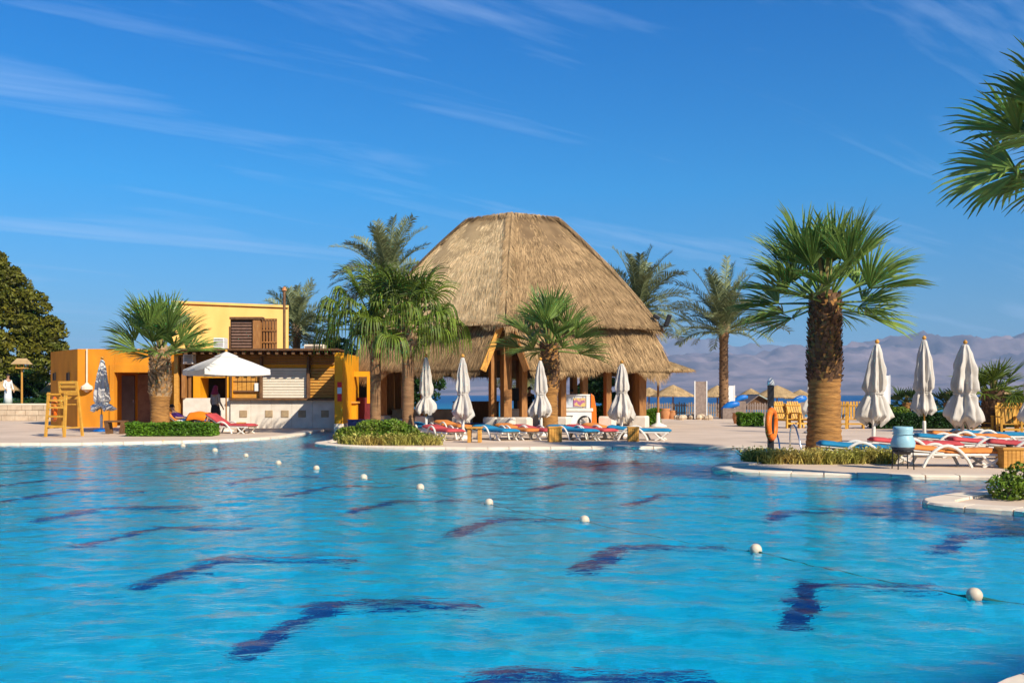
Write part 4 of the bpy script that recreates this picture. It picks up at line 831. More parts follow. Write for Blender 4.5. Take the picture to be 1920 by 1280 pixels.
for sx in (-.36, .36):
    MB().bar((sx, -.42, 0), (sx * .92, -.30, 1.48), .075).build('front_leg', w, lg); MB().bar((sx, .5, 0), (sx * .92, .22, 1.85), .075).build('back_leg', w, lg); MB().box((sx * .93, -.05, 1.42), (.1, .6, .05)).build('arm', w, lg)
for z in (.35, .68, .98, 1.22): MB().box((0, -.42 + z * .08, z), (.72, .05, .07)).build('rung', w, lg)
for k in range(4): MB().box((0, -.22 + k * .13, 1.08), (.66, .1, .03)).build('seat_slat', w, lg)
for z in (1.3, 1.5, 1.68, 1.82): MB().bar((-.36, .36 - z * .08 - .0, z), (.36, .36 - z * .08, z), .03, .09).build('back_slat', w, lg)
for sx in (-.35, .35): MB().bar((sx, -.4, .3), (sx, .42, .3), .05).build('side_rail', w, lg)
ring('life_ring', 'orange life ring hanging on the side of the lifeguard chair', g_ + Vector((-.36, .12, .92)), .36, .065, (0, 0, R(-60)))
gp = G(1445, 851); t = thing('life_ring_post', 'black post with white cap beside the tall palm', 'post', gp); hh = Z(722, gp.y)
MB().box((0, 0, hh / 2), (.13, .13, hh)).build('post', 'black', t, bev=.01); MB().lathe([(.085, hh), (.09, hh + .06), (.06, hh + .14), (.02, hh + .17)], n=12).build('cap', 'white_paint', t, smooth=True); MB().box((0, -.08, hh * .68), (.05, .08, .05)).build('hook', 'steel', t)
ring('life_ring', 'orange life ring hung on the black post by the tall palm', gp + Vector((-.02, -.16, Z(795, gp.y))), .325, .075, (0, 0, R(62)))
gr = G(1473, 846); t = thing('pool_handrail', 'curved steel pool handrails behind the life ring post', 'handrail', gr, R(8))
for s in (-.27, .27): MB().tube([(s, .35, 0), (s, .34, .45), (s, .28, .60), (s, .14, .66), (s, 0, .58), (s, -.2, .3), (s, -.45, -.3)], .022, 8).build('rail', 'steel', t, smooth=True)

# ------------------------------------------------------------------ pot, cart, panels
gp = G(1693, 879); t = thing('ceramic_urn', 'pale blue ceramic urn with dark foot on a metal stand', 'urn', gp)
MB().lathe([(.13, .28), (.19, .36), (.215, .42)], n=24).build('foot', 'pot_dark', t, smooth=True); MB().lathe([(.215, .42), (.225, .50), (.185, .60), (.165, .66), (.185, .74), (.175, .80), (.15, .80), (.15, .7)], n=24, cap=False).build('jar', 'pot_blue', t, smooth=True); MB().lathe([(.19, .655), (.2, .665), (.19, .675)], n=24, cap=False).build('rib', 'pot_blue', t, smooth=True)
for k in range(4): a = R(45 + 90 * k); MB().tube([(.19 * math.cos(a), .19 * math.sin(a), .36), (.21 * math.cos(a), .21 * math.sin(a), 0)], .012, 6).build('stand_leg', 'black', t)
MB().tube([(.19 * math.cos(a), .19 * math.sin(a), .34) for a in np.linspace(0, 6.283, 20, endpoint=False)], .012, 6, closed=True).build('stand_ring', 'black', t)
Yc = 41.4; t = thing('ice_cream_cart', 'white ice cream cart with glass display and an orange fin', 'cart', (X(1080, Yc), Yc, 0)); LCt = t.location
def cp(name, mat, x0, x1, y0, y1, Y=Yc, d=.8, parent=None, bev=.02): return MB(LCt).pr(x0, x1, y0, y1, Y, d).build(name, mat, parent or t, bev=bev)
bd = cp('body', 'white_paint', 1043, 1110, 771, 799); cp('worktop', 'white_plastic', 1040, 1112, 765, 771, Yc - .05, .9); cp('handle', 'black', 1060, 1074, 779, 780.5, Yc - .03, .03, bd, 0)
gc = cp('display_case', 'glass_case', 1046, 1106, 741, 764, Yc + .1, .6); cp('case_rim', 'white_paint', 1044, 1108, 739, 742, Yc + .05, .7); cp('case_post', 'white_paint', 1099, 1108, 742, 765, Yc + .06, .6); cp('picture_panel', 'poster', 1075, 1098, 746, 762, Yc + .07, .02)
MB(LCt).add([P(1108, 737, Yc), P(1114, 742, Yc), P(1118, 765, Yc), P(1119, 795, Yc), P(1108, 795, Yc)] + [p + Vector((0, .7, 0)) for p in (P(1108, 737, Yc), P(1114, 742, Yc), P(1118, 765, Yc), P(1119, 795, Yc), P(1108, 795, Yc))], [(0, 1, 2, 3, 4), (9, 8, 7, 6, 5), (0, 5, 6, 1), (1, 6, 7, 2), (2, 7, 8, 3), (3, 8, 9, 4), (4, 9, 5, 0)]).build('end_fin', 'ring_orange', t, bev=.02)
for yy in (0, .7):
    c = P(1096, 791, Yc) - LCt; c.z = .27; c.y = -.06 + yy + (.12 if yy else 0); wh = MB().tube([c + Vector((.24 * math.cos(a), 0, .24 * math.sin(a))) for a in np.linspace(0, 6.283, 24, endpoint=False)], .035, 8, closed=True).build('wheel', 'tyre', t, smooth=True)
    mb = MB(); [mb.bar(c, c + Vector((.23 * math.cos(a), 0, .23 * math.sin(a))), .015) for a in np.linspace(0, 6.283, 12, endpoint=False)]; mb.build('spokes', 'steel', wh); MB().tube([c + Vector((0, -.03, 0)), c + Vector((0, .03, 0))], .05, 10).build('hub', 'steel', wh)
MB().box((-.55, .3, .12), (.06, .5, .24)).build('prop_leg', 'white_paint', t)
def panel(label, x0, x1, y0, y1, py, mat, legs=True):
    Y = GY(py); t = thing('display_panel', label, 'panel', (X((x0 + x1) / 2, Y), Y, 0)); MB(t.location).pr(x0, x1, y0, y1, Y, .1).build('board', mat, t, bev=.01)
    for px in (x0 + .8, x1 - .8): MB(t.location).b2(X(px - .9, Y), X(px + .9, Y), Y - .02, Y + .12, 0, Z(y0 - 1, Y)).build('leg', 'white_paint', t)
panel('tall grey panel on white legs by the date palm', 1302, 1326, 715, 781, 786, 'wood_grey'); panel('white panel right behind the date palm trunk', 1362, 1378, 723, 756, 784, 'white_paint'); panel('white upright panel behind the cream umbrella on the right', 1648, 1669, 704, 768, 796, 'white_paint')
# thatched parasol by the pavilion and on the beach
def straw_parasol(label, px, py, yrim, yap, halfpx, seed, Y=None, z0=0, n=1500, group=None, base=None, rnd=True):
    Y = Y or GY(py); t = thing('straw_parasol', label, 'umbrella', (X(px, Y), Y, z0), 0, group); r = halfpx * Y / F; zr = Z(yrim, Y) - z0; h = (yrim - yap) * Y / F
    thatch_cone(t, (0, 0, zr), r, h, n, seed); MB().lathe([(.05, 0), (.05, zr + h * .8)], n=8).build('pole', 'wood_post', t)
    if base: MB().lathe([(.38, 0), (.38, .06), (.1, .18), (.07, .62)], n=16).build('base', 'white_plastic', t, smooth=True)
    for k in range(6): a = k * math.pi / 3; MB().bar((0, 0, zr + h * .55), (r * .9 * math.cos(a), r * .9 * math.sin(a), zr - .02), .03).build('rib', 'wood_post', t)
    return t
straw_parasol('wide flat straw parasol on a white base at the pavilion corner', 1234, 800, 694, 672, 68, 21, n=2600, base=1)
for i, (px, yr, ya, hw_, Y, lb) in enumerate(((1262, 742, 721, 42, 76, 'straw beach parasol left of the grey panel'), (1345, 743, 722, 36, 78, 'straw beach parasol between the grey panel and the date palm'), (1408, 744, 728, 28, 84, 'small straw beach parasol right of the date palm'), (1457, 744, 722, 45, 76, 'wide straw beach parasol behind the black post'), (1217, 742, 726, 32, 82, 'straw beach parasol seen under the pavilion eave'), (1500, 746, 730, 30, 86, 'straw beach parasol behind the tall palm'), (1872, 748, 722, 40, 70, 'straw parasol behind the small palm on the right'), (1110, 746, 728, 34, 84, 'straw beach parasol seen between the pavilion posts'))):
    straw_parasol(lb, px, 0, yr, ya, hw_, 30 + i, Y=Y, z0=float(np.interp(Y, [63.5, 66, 74, 84, 92], [-.05, -.15, -.7, -1.3, -2.6])), n=700, group='straw parasols on the beach')
# picket fence
Yf = 62; fx0, fx1 = X(1205, Yf), X(1485, Yf); fn = thing('picket_fence', 'weathered grey picket fence along the back of the deck', 'fence', (fx0, Yf, 0)); pk = None; nP = 62
for i in range(nP):
    x = (fx1 - fx0) * i / (nP - 1)
    if pk is None: pk = MB().add([(-.045, 0, 0), (.045, 0, 0), (.045, 0, .86), (0, 0, .93), (-.045, 0, .86), (-.045, .03, 0), (.045, .03, 0), (.045, .03, .86), (0, .03, .93), (-.045, .03, .86)], [(0, 1, 2, 3, 4), (9, 8, 7, 6, 5), (0, 5, 6, 1), (1, 6, 7, 2), (2, 7, 8, 3), (3, 8, 9, 4), (4, 9, 5, 0)]).build('picket', 'wood_grey', fn)
    else: inst(pk, fn, (x, 0, .0), None, (1, 1, random.Random(i).uniform(.94, 1.06)))
for z in (.25, .7): MB().b2(0, fx1 - fx0, .035, .09, z, z + .08).build('rail', 'wood_grey', fn)
# small beach hut, blue boards, pots, stones by the fence
t = thing('beach_hut', 'low brown hut with a pale green sloping roof beyond the fence', 'hut', (X(1425, 70), 70, -.4)); Lh = t.location
MB(Lh).add([P(1402, 768, 70), P(1450, 768, 70), P(1450, 755, 70), P(1424, 741, 70), P(1402, 757, 70)] + [p + Vector((0, 3, 0)) for p in (P(1402, 768, 70), P(1450, 768, 70), P(1450, 755, 70), P(1424, 741, 70), P(1402, 757, 70))], [(0, 1, 2, 3, 4), (9, 8, 7, 6, 5), (1, 6, 7, 2), (4, 9, 5, 0)]).build('wall', 'wood_dark', t)
MB(Lh).add([P(1423, 739, 69.7), P(1455, 756, 69.7), P(1423, 740.5, 69.7), P(1455, 757.5, 69.7)] + [p + Vector((0, 3.6, 0)) for p in (P(1423, 739, 69.7), P(1455, 756, 69.7), P(1423, 740.5, 69.7), P(1455, 757.5, 69.7))], [(0, 2, 3, 1), (0, 1, 5, 4), (2, 6, 7, 3), (1, 3, 7, 5), (0, 4, 6, 2)]).build('roof', 'pale_green', t)
MB(Lh).add([P(1424, 739.5, 69.6), P(1398, 758, 69.6), P(1424, 741, 69.6), P(1398, 760, 69.6)] + [p + Vector((0, 3.6, 0)) for p in (P(1424, 739.5, 69.6), P(1398, 758, 69.6), P(1424, 741, 69.6), P(1398, 760, 69.6))], [(1, 3, 2, 0), (4, 5, 1, 0), (3, 7, 6, 2), (5, 7, 3, 1)]).build('roof', 'wood_grey', t)
def boatboard(label, c0_, c1_, w_, Y, up):
    t = thing('blue_pedal_boat', label, 'boat', (P(*c0_, Y).x, Y, 0)); a, b_ = P(*c0_, Y) - t.location, P(*c1_, Y) - t.location
    pts = [lerp(a, b_, k / 8) + Vector((0, 0, up * math.sin(math.pi * k / 8))) for k in range(9)]; MB().tube(pts, [w_ * (.35 + .65 * math.sin(math.pi * (k + .7) / 9.4)) for k in range(9)], 12).build('hull', 'boat_blue', t, smooth=True); MB().bar(lerp(a, b_, .3) + Vector((0, -w_ * .3, w_ * .8)), lerp(a, b_, .7) + Vector((0, -w_ * .3, w_ * .8)), w_ * .9, .06).build('deck_pad', 'pale_green', t)
    MB().b2(min(a.x, b_.x) * .6, max(a.x, b_.x) * .6 + .2, -.2, .3, 0, min(a.z, b_.z) + .1).build('cradle', 'wood_grey', t)
boatboard('blue hull leaning low beside the date palm foot', (1354, 768), (1386, 757), .22, 58, .1); boatboard('blue hull raised higher, right of the date palm', (1374, 755), (1402, 744), .18, 60, .1); boatboard('blue hull just left of the tall palm trunk, behind the chairs', (1484, 757), (1512, 746), .25, 58, .05)
for px, py, s, lb in ((1247, 785, .42, 'wide low terracotta pot by the fence, left of the grey panel'), (1260, 785, .34, 'slim terracotta pot by the fence next to a wide one'), (1384, 794, .36, 'big terracotta pot at the left end of the clipped hedge')):
    t = thing('terracotta_pot', lb, 'pot', G(px, py), 0, 'terracotta pots on the deck'); MB().lathe([(s * .55, 0), (s * .8, s * .9), (s * .7, s * 1.3), (s * .85, s * 1.45), (s * .7, s * 1.45)], n=16, cap=False).build('pot', 'terracotta', t, smooth=True); MB().lathe([(s * .68, s * 1.3), (.02, s * 1.38)], n=12).build('soil', 'twig', t)
rr = random.Random(8); bmst = MB().lathe([(.10, 0), (.14, .07), (.1, .15), (.03, .18)], n=7); s0 = None
for i in range(14):
    g_ = G(lerp(1268, 1330, i / 13), 786 + rr.uniform(-1, 1)); st_ = bmst.build('edging_stone', 'stone_wall') if s0 is None else inst(s0); s0 = s0 or st_; st_.location = g_; st_.rotation_euler = (0, 0, rr.uniform(0, 6)); k = rr.uniform(1.1, 1.7); st_.scale = (k, k, k * 1.1)
    tag(st_, 'pinkish edging stone in the low row under the grey panel', 'stone', 'edging stones under the grey panel')

# ------------------------------------------------------------------ float line
FL = [(1827, 1121, 'nearest white float, at the far right of the line'), (1417, 1034, 'white float where the green rope surfaces, second nearest'), (1096, 978, 'third nearest white float of the line'), (917, 945, 'fourth nearest white float of the line'), (788, 916, 'fifth nearest white float of the line'), (682, 897, 'sixth nearest white float of the line'), (593, 880, 'seventh nearest white float of the line'), (522, 870, 'eighth nearest white float of the line'), (461, 856, 'ninth nearest white float, below the open umbrella'), (403, 846, 'tenth nearest white float of the line'), (343, 837, 'eleventh and second farthest float of the line'), (306, 830, 'yellowish float at the far end of the line')]
fp = []
for i, (px, py, lb) in enumerate(FL):
    p = G(px, py, ZW); r = .056 if i < 4 else (.062 if i < 9 else .07); fp.append(p); t = thing('pool_float', lb, 'float', p + Vector((0, 0, .02)), 0, 'floats along the rope')
    MB().lathe([(r * math.sin(a), -r * math.cos(a)) for a in np.linspace(.15, math.pi - .15, 10)], n=16).build('ball', 'float_yellow' if i == 11 else 'float_white', t, smooth=True)
    a, b_ = ((.12, -.05, 0), (-.12, .05, 0)); MB().tube([(r * .95, -r * .2, 0), (r * 1.25, -r * .3, -.01)], .014, 6).build('collar', 'rope', t); t.rotation_euler = (.2, .3, i)
pts = []
for i in range(len(fp) - 1):
    for k in range(8): s_ = k / 8; pts.append(lerp(fp[i], fp[i + 1], s_) + Vector((0, 0, .012 - .16 * min(1, 4 * s_ * (1 - s_)) ** 1.0 * (1 if i != 0 else .6))))
pts.append(fp[-1]); tag(MB().tube([fp[0] + Vector((1.5, -.9, -.2))] + pts, .011, 6).build('float_rope', 'rope'), 'thin green rope threaded through the white floats', 'rope')

# ------------------------------------------------------------------ palms and planting
fan_palm('tall fan palm with thick orange trunk on the right spit', G(1545, 853), 3.72, .40, .30, 2.1, 28, 11, g=.3, up=1.45, low=-.32, spread=1.3, boot_from=.44, boot_n=420, boot_s=.085, swell=.03, nseg=36, pet=.44, lean=(.03, 0))
fan_palm('fan palm with shaggy pale trunk in front of the orange building', G(300, 812), 3.05, .35, .28, 2.1, 24, 12, g=.36, up=1.42, low=.0, spread=1.3, boot_from=.42, boot_n=260, boot_s=.10, swell=.05, bmat='boots_pale', nseg=32, pet=.42)
fan_palm('fan palm in front of the pavilion entrance', G(1030, 814), 3.2, .32, .24, 2.0, 22, 13, g=.42, up=1.42, low=-.08, spread=1.25, boot_from=.45, boot_n=150, boot_s=.10, swell=.06, bmat='boots', nseg=32, pet=.45)
fan_palm('ribbon palm with drooping leaves, nearer of the pair by the bush', G(765, 817), 3.75, .20, .20, 2.3, 29, 14, name='ribbon_palm', mat='frond_ribbon', tmat='trunk_brown', bmat='boots_pale', boot_from=.72, boot_n=90, boot_s=.12, ribbon=4.5, g=.35, up=1.45, low=-.05, nseg=26, pet=.55, spread=1.9, swell=.05)
fan_palm('ribbon palm with drooping leaves, left of the pair by the bush', G(704, 815), 3.85, .19, .19, 2.4, 27, 15, name='ribbon_palm', mat='frond_ribbon', tmat='trunk_brown', bmat='boots_pale', boot_from=.75, boot_n=80, boot_s=.11, ribbon=4.5, g=.35, up=1.45, low=-.05, nseg=24, pet=.58, spread=1.9, swell=.05)
fan_palm('small fan palm with drooping crown behind the loungers on the right', G(1862, 812), 1.55, .33, .30, 1.35, 24, 16, mat='frond_ribbon', tmat='boots', boot_from=.05, boot_n=160, boot_s=.09, ribbon=.8, g=.5, up=1.3, low=-.1, nseg=20, pet=.45)
fan_palm('low fan palm behind the narrow closed umbrella, left one', (X(1700, 52), 52, 0), 1.0, .18, .16, 1.0, 16, 17, mat='frond_dark', boot_n=40, boot_s=.06, g=.5, nseg=16)
fan_palm('low fan palm behind the closed umbrellas, right one', (X(1778, 50), 50, 0), 1.0, .18, .16, 1.0, 16, 18, mat='frond_dark', boot_n=40, boot_s=.06, g=.5, nseg=16)
fan_palm('near fan palm reaching into the top right corner', (X(2035, 14.6), 14.6, 0), 5.1, .32, .26, 1.75, 20, 19, mat='frond_fan', g=.9, up=1.3, low=-.28, boot_from=.5, boot_n=160, nseg=26, pet=.45)
date_palm('date palm standing alone between the pavilion and the tall fan palm', G(1357, 784), 5.2, .26, 3.9, 42, 21, g=.8, low=.05)
date_palm('date palm crown rising behind the left slope of the thatch', (X(728, 58), 58, 0), 8.0, .26, 3.7, 46, 22, g=.9, low=-.3)
date_palm('date palm behind the right slope of the thatch', (X(1196, 58), 58, 0), 6.3, .26, 3.6, 46, 23, g=.95, low=-.25)
date_palm('date palm behind the yellow building beside the thin pole', (X(556, 66), 66, 0), 5.6, .26, 3.2, 40, 24, g=1.0, low=-.4)
date_palm('date palm seen low through the pavilion posts', (X(985, 60), 60, 0), 2.4, .22, 2.3, 30, 25, g=1.0, low=-.2)
# left: big tree and hedges
tree('big dense olive-green tree at the left edge', (X(-30, 70), 70, 0), [(-1, 0, 4.2, 3.6, 3.2, 2.6), (2.0, 0, 4.6, 3.2, 2.8, 2.2), (.2, 0, 7.3, 3.2, 2.8, 2.6), (-2.4, 0, 9.2, 3.2, 2.6, 2.4), (1.2, .5, 9.0, 1.9, 2, 2.0), (3.6, 0, 5.4, 2.0, 2, 1.6), (2.6, .2, 7.2, 1.9, 2, 1.8), (.8, -.5, 3.0, 3.4, 2.6, 1.6), (-1.2, 0, 10.8, 2.4, 2.2, 1.7), (.3, 0, 10.2, 1.8, 2, 1.5)], 60000, .17, 'leaf_tree', 31, 9, .4)
for i, (px, Y, zc, r, lb) in enumerate(((610, 64, 3.4, 2.6, 'dark tree behind the right end of the bar roof'), (660, 60, 3.2, 2.4, 'dark tree behind the ribbon palms, left one'), (745, 60, 2.6, 2.2, 'dark tree behind the ribbon palms, right one'), (70, 78, 2.2, 2.0, 'grey-green shrub tree behind the straw lamp post'), (-40, 84, 2.4, 3, 'dark tree low behind the big tree at the left edge'), (1130, 66, 2.0, 1.6, 'dark green shrub seen between the pavilion posts'))):
    tree(lb, (X(px, Y), Y, 0), [(0, 0, zc, r, r * .8, zc * .62), (r * .5, 0, zc * .8, r * .7, r * .6, zc * .5), (-r * .5, 0, zc * .9, r * .7, r * .6, zc * .5)], 9000, .12, 'leaf_dark', 40 + i, zc, .15)
hedge('bright green low hedge at the foot of the left fan palm', X(241, 33.8), X(400, 33.8), 33.5, 34.5, Z(794, 34), 9000, 'leaf_hedge', 51, .055)
bush('leafy_bush', 'mixed green bush under the two ribbon palms', 'bush', G(725, 833), [(-1.0, .25, .22, .55, .5, .30), (-.45, .35, .34, .6, .5, .36), (.1, .3, .36, .55, .5, .36), (.45, .2, .28, .5, .45, .28), (-.8, -.05, .16, .5, .3, .22), (-.2, -.1, .18, .6, .3, .22), (.4, -.1, .16, .5, .3, .2), (.9, -.05, .14, .45, .3, .2)], 13000, .05, 'leaf_mix', 52)
tufts('ornamental_grass', 'dry grass edging in front of the leafy bush', 'grass clump', G(735, 834), [(x, 0, .3, 1.) for x in np.linspace(-1.1, 1.1, 9)], 1500, .30, 'grass_dry', 53)
gI = G(1530, 868); tufts('ornamental_grass', 'dry golden grass border round the foot of the tall palm', 'grass clump', gI, [(x, y, .22, s) for x, y, s in ((-1.25, .1, 1), (-1.0, -.1, .9), (-.75, 0, 1), (-.5, -.1, .8), (-.2, -.15, .9), (.1, -.2, .95), (.4, -.15, .9), (.7, -.1, .95), (1.0, .0, 1.), (1.25, -.05, 1.1), (1.35, -.1, 1))], 3600, .30, 'grass_dry', 54)
bush('leafy_bush', 'low sprawling plants mixed with the dry grass by the tall palm', 'bush', gI, [(-1.2, .05, .12, .35, .2, .16), (-.7, -.05, .12, .4, .2, .14), (-.1, -.15, .1, .4, .2, .12), (.5, -.15, .1, .4, .2, .13), (1.1, -.05, .13, .35, .2, .15)], 3800, .03, 'grass_dry', 55)
bush('leafy_bush', 'dark green bush on the nearer spit at the right edge', 'bush', G(1925, 938), [(-.2, .1, .16, .26, .3, .2), (.1, .2, .25, .35, .3, .26), (.5, .1, .25, .5, .35, .28), (1, .2, .3, .5, .35, .3)], 5000, .035, 'leaf_mix', 56)
bush('leafy_bush', 'tiny plants along the navy kerb by the loungers', 'bush', G(930, 806), [(x, 0, .1, .3, .15, .12) for x in (-.9, -.4, .1, .6, 1.0)] , 2500, .045, 'leaf_mix', 57)
bush('leafy_bush', 'tiny plants at the wheel of the ice cream cart', 'bush', G(1082, 806), [(x, 0, .1, .3, .15, .12) for x in (-.6, -.2, .3)], 1500, .045, 'leaf_mix', 58)
hedge('dark clipped hedge left of the wooden chairs', X(1390, 44), X(1432, 44), 44, 45, Z(775, 44), 3500, 'leaf_hedge', 61); hedge('dark clipped hedge right of the pavilion corner post', X(1205, 46), X(1238, 46), 46, 47.2, Z(768, 46), 3500, 'leaf_hedge', 62); hedge('long dark clipped hedge behind the right-hand umbrellas', X(1645, 41), X(1835, 41), 41, 42.2, Z(776, 41), 12000, 'leaf_dark', 63, .06)
hedge('green hedge between the pavilion posts beside the cart', X(1118, 47), X(1150, 47), 47, 48, Z(762, 47), 3000, 'leaf_hedge', 64); hedge('dark hedge at the right edge behind the small palm', X(1870, 43), X(1990, 43), 43, 44.5, Z(745, 43), 8000, 'leaf_dark', 65, .07)
bush('leafy_bush', 'taller bush at the left end of the long dark hedge', 'bush', (X(1665, 42), 42, 0), [(0, 0, .5, .5, .4, .5), (.5, 0, .5, .5, .4, .42)], 3500, .06, 'leaf_mix', 66)

# ------------------------------------------------------------------ far left garden
lw = thing('garden_wall', 'low pale stone garden wall at the left edge', 'wall', (X(40, 54), 54, 0)); rr = random.Random(5)
zw = Z(757, 54); MB(lw.location).b2(X(-160, 54), X(112, 54), 54.06, 54.5, 0, zw - .06).build('core', 'stone_wall', lw); MB(lw.location).b2(X(-160, 54), X(112, 54), 53.98, 54.55, zw - .06, zw + .02).build('cap_stone', 'coping', lw)
for r_ in range(3):
    x = X(-20, 54) + (r_ % 2) * -.3; hr = (zw - .06) / 3
    while x < X(110, 54): wd = rr.uniform(.45, .8); MB(lw.location).b2(x + .012, x + wd - .012, 54 - rr.uniform(0, .02), 54.1, r_ * hr + .012, (r_ + 1) * hr - .012).build('stone', 'stone_wall', lw); x += wd
tag(mk('lawn', [(-70, 54.55, zw - .12), (X(110, 54), 54.55, zw - .12), (X(200, 90), 90, zw + .25), (-70, 90, zw + .25)], [(0, 1, 2, 3)], 'lawn'), kind='structure')
hedge('low dark hedge along the lawn at the left edge', X(-60, 60), X(110, 60), 60, 61, 1.05, 6000, 'leaf_dark', 67, .08)
for px, yr, ya, hw_, Y, lb in ((8, 730, 706, 26, 68, 'straw parasol at the left edge behind the person in white'), (100, 735, 713, 24, 74, 'straw parasol right of the straw lamp post'), (62, 742, 722, 30, 80, 'straw parasol far behind the straw lamp post')): straw_parasol(lb, px, 0, yr, ya, hw_, int(px), Y=Y, z0=.6, n=600, group='straw parasols on the lawn')
t = thing('straw_lamp_post', 'wooden lamp post with a small straw roof on the lawn', 'lamp post', (X(41, 56), 56, zw - .1)); zl = Z(690, 56) - t.location.z
MB().lathe([(.06, 0), (.05, zl)], n=8).build('post', 'wood_yellow', t); MB().box((0, 0, zl), (.5, .5, .06)).build('shelf', 'wood_yellow', t)
for s in (-1, 1):
    MB().box((s * .2, -.2, zl + .13), (.05, .05, .22)).build('upright', 'wood_yellow', t); MB().box((s * .2, .2, zl + .13), (.05, .05, .22)).build('upright', 'wood_yellow', t)
MB().add([(-.42, -.42, zl + .22), (.42, -.42, zl + .22), (.42, .42, zl + .22), (-.42, .42, zl + .22), (-.28, 0, zl + .55), (.28, 0, zl + .55)], [(0, 1, 5, 4), (2, 3, 4, 5), (1, 2, 5), (3, 0, 4), (3, 2, 1, 0)]).build('roof', 'straw_beach', t)
for px, lb in ((56, 'dark speaker box at the foot of the garden wall'),):
    t = thing('speaker_box', lb, 'box', G(px, 786)); MB().box((0, 0, .2), (.32, .3, .4)).build('casing', 'wood_dark', t, bev=.03); MB().lathe([(.1, 0), (.08, .02)], (0, 0, 0), 12).build('grille', 'black', t).matrix_local = Matrix.Translation((0, -.15, .22)) @ Matrix.Rotation(R(90), 4, 'X')

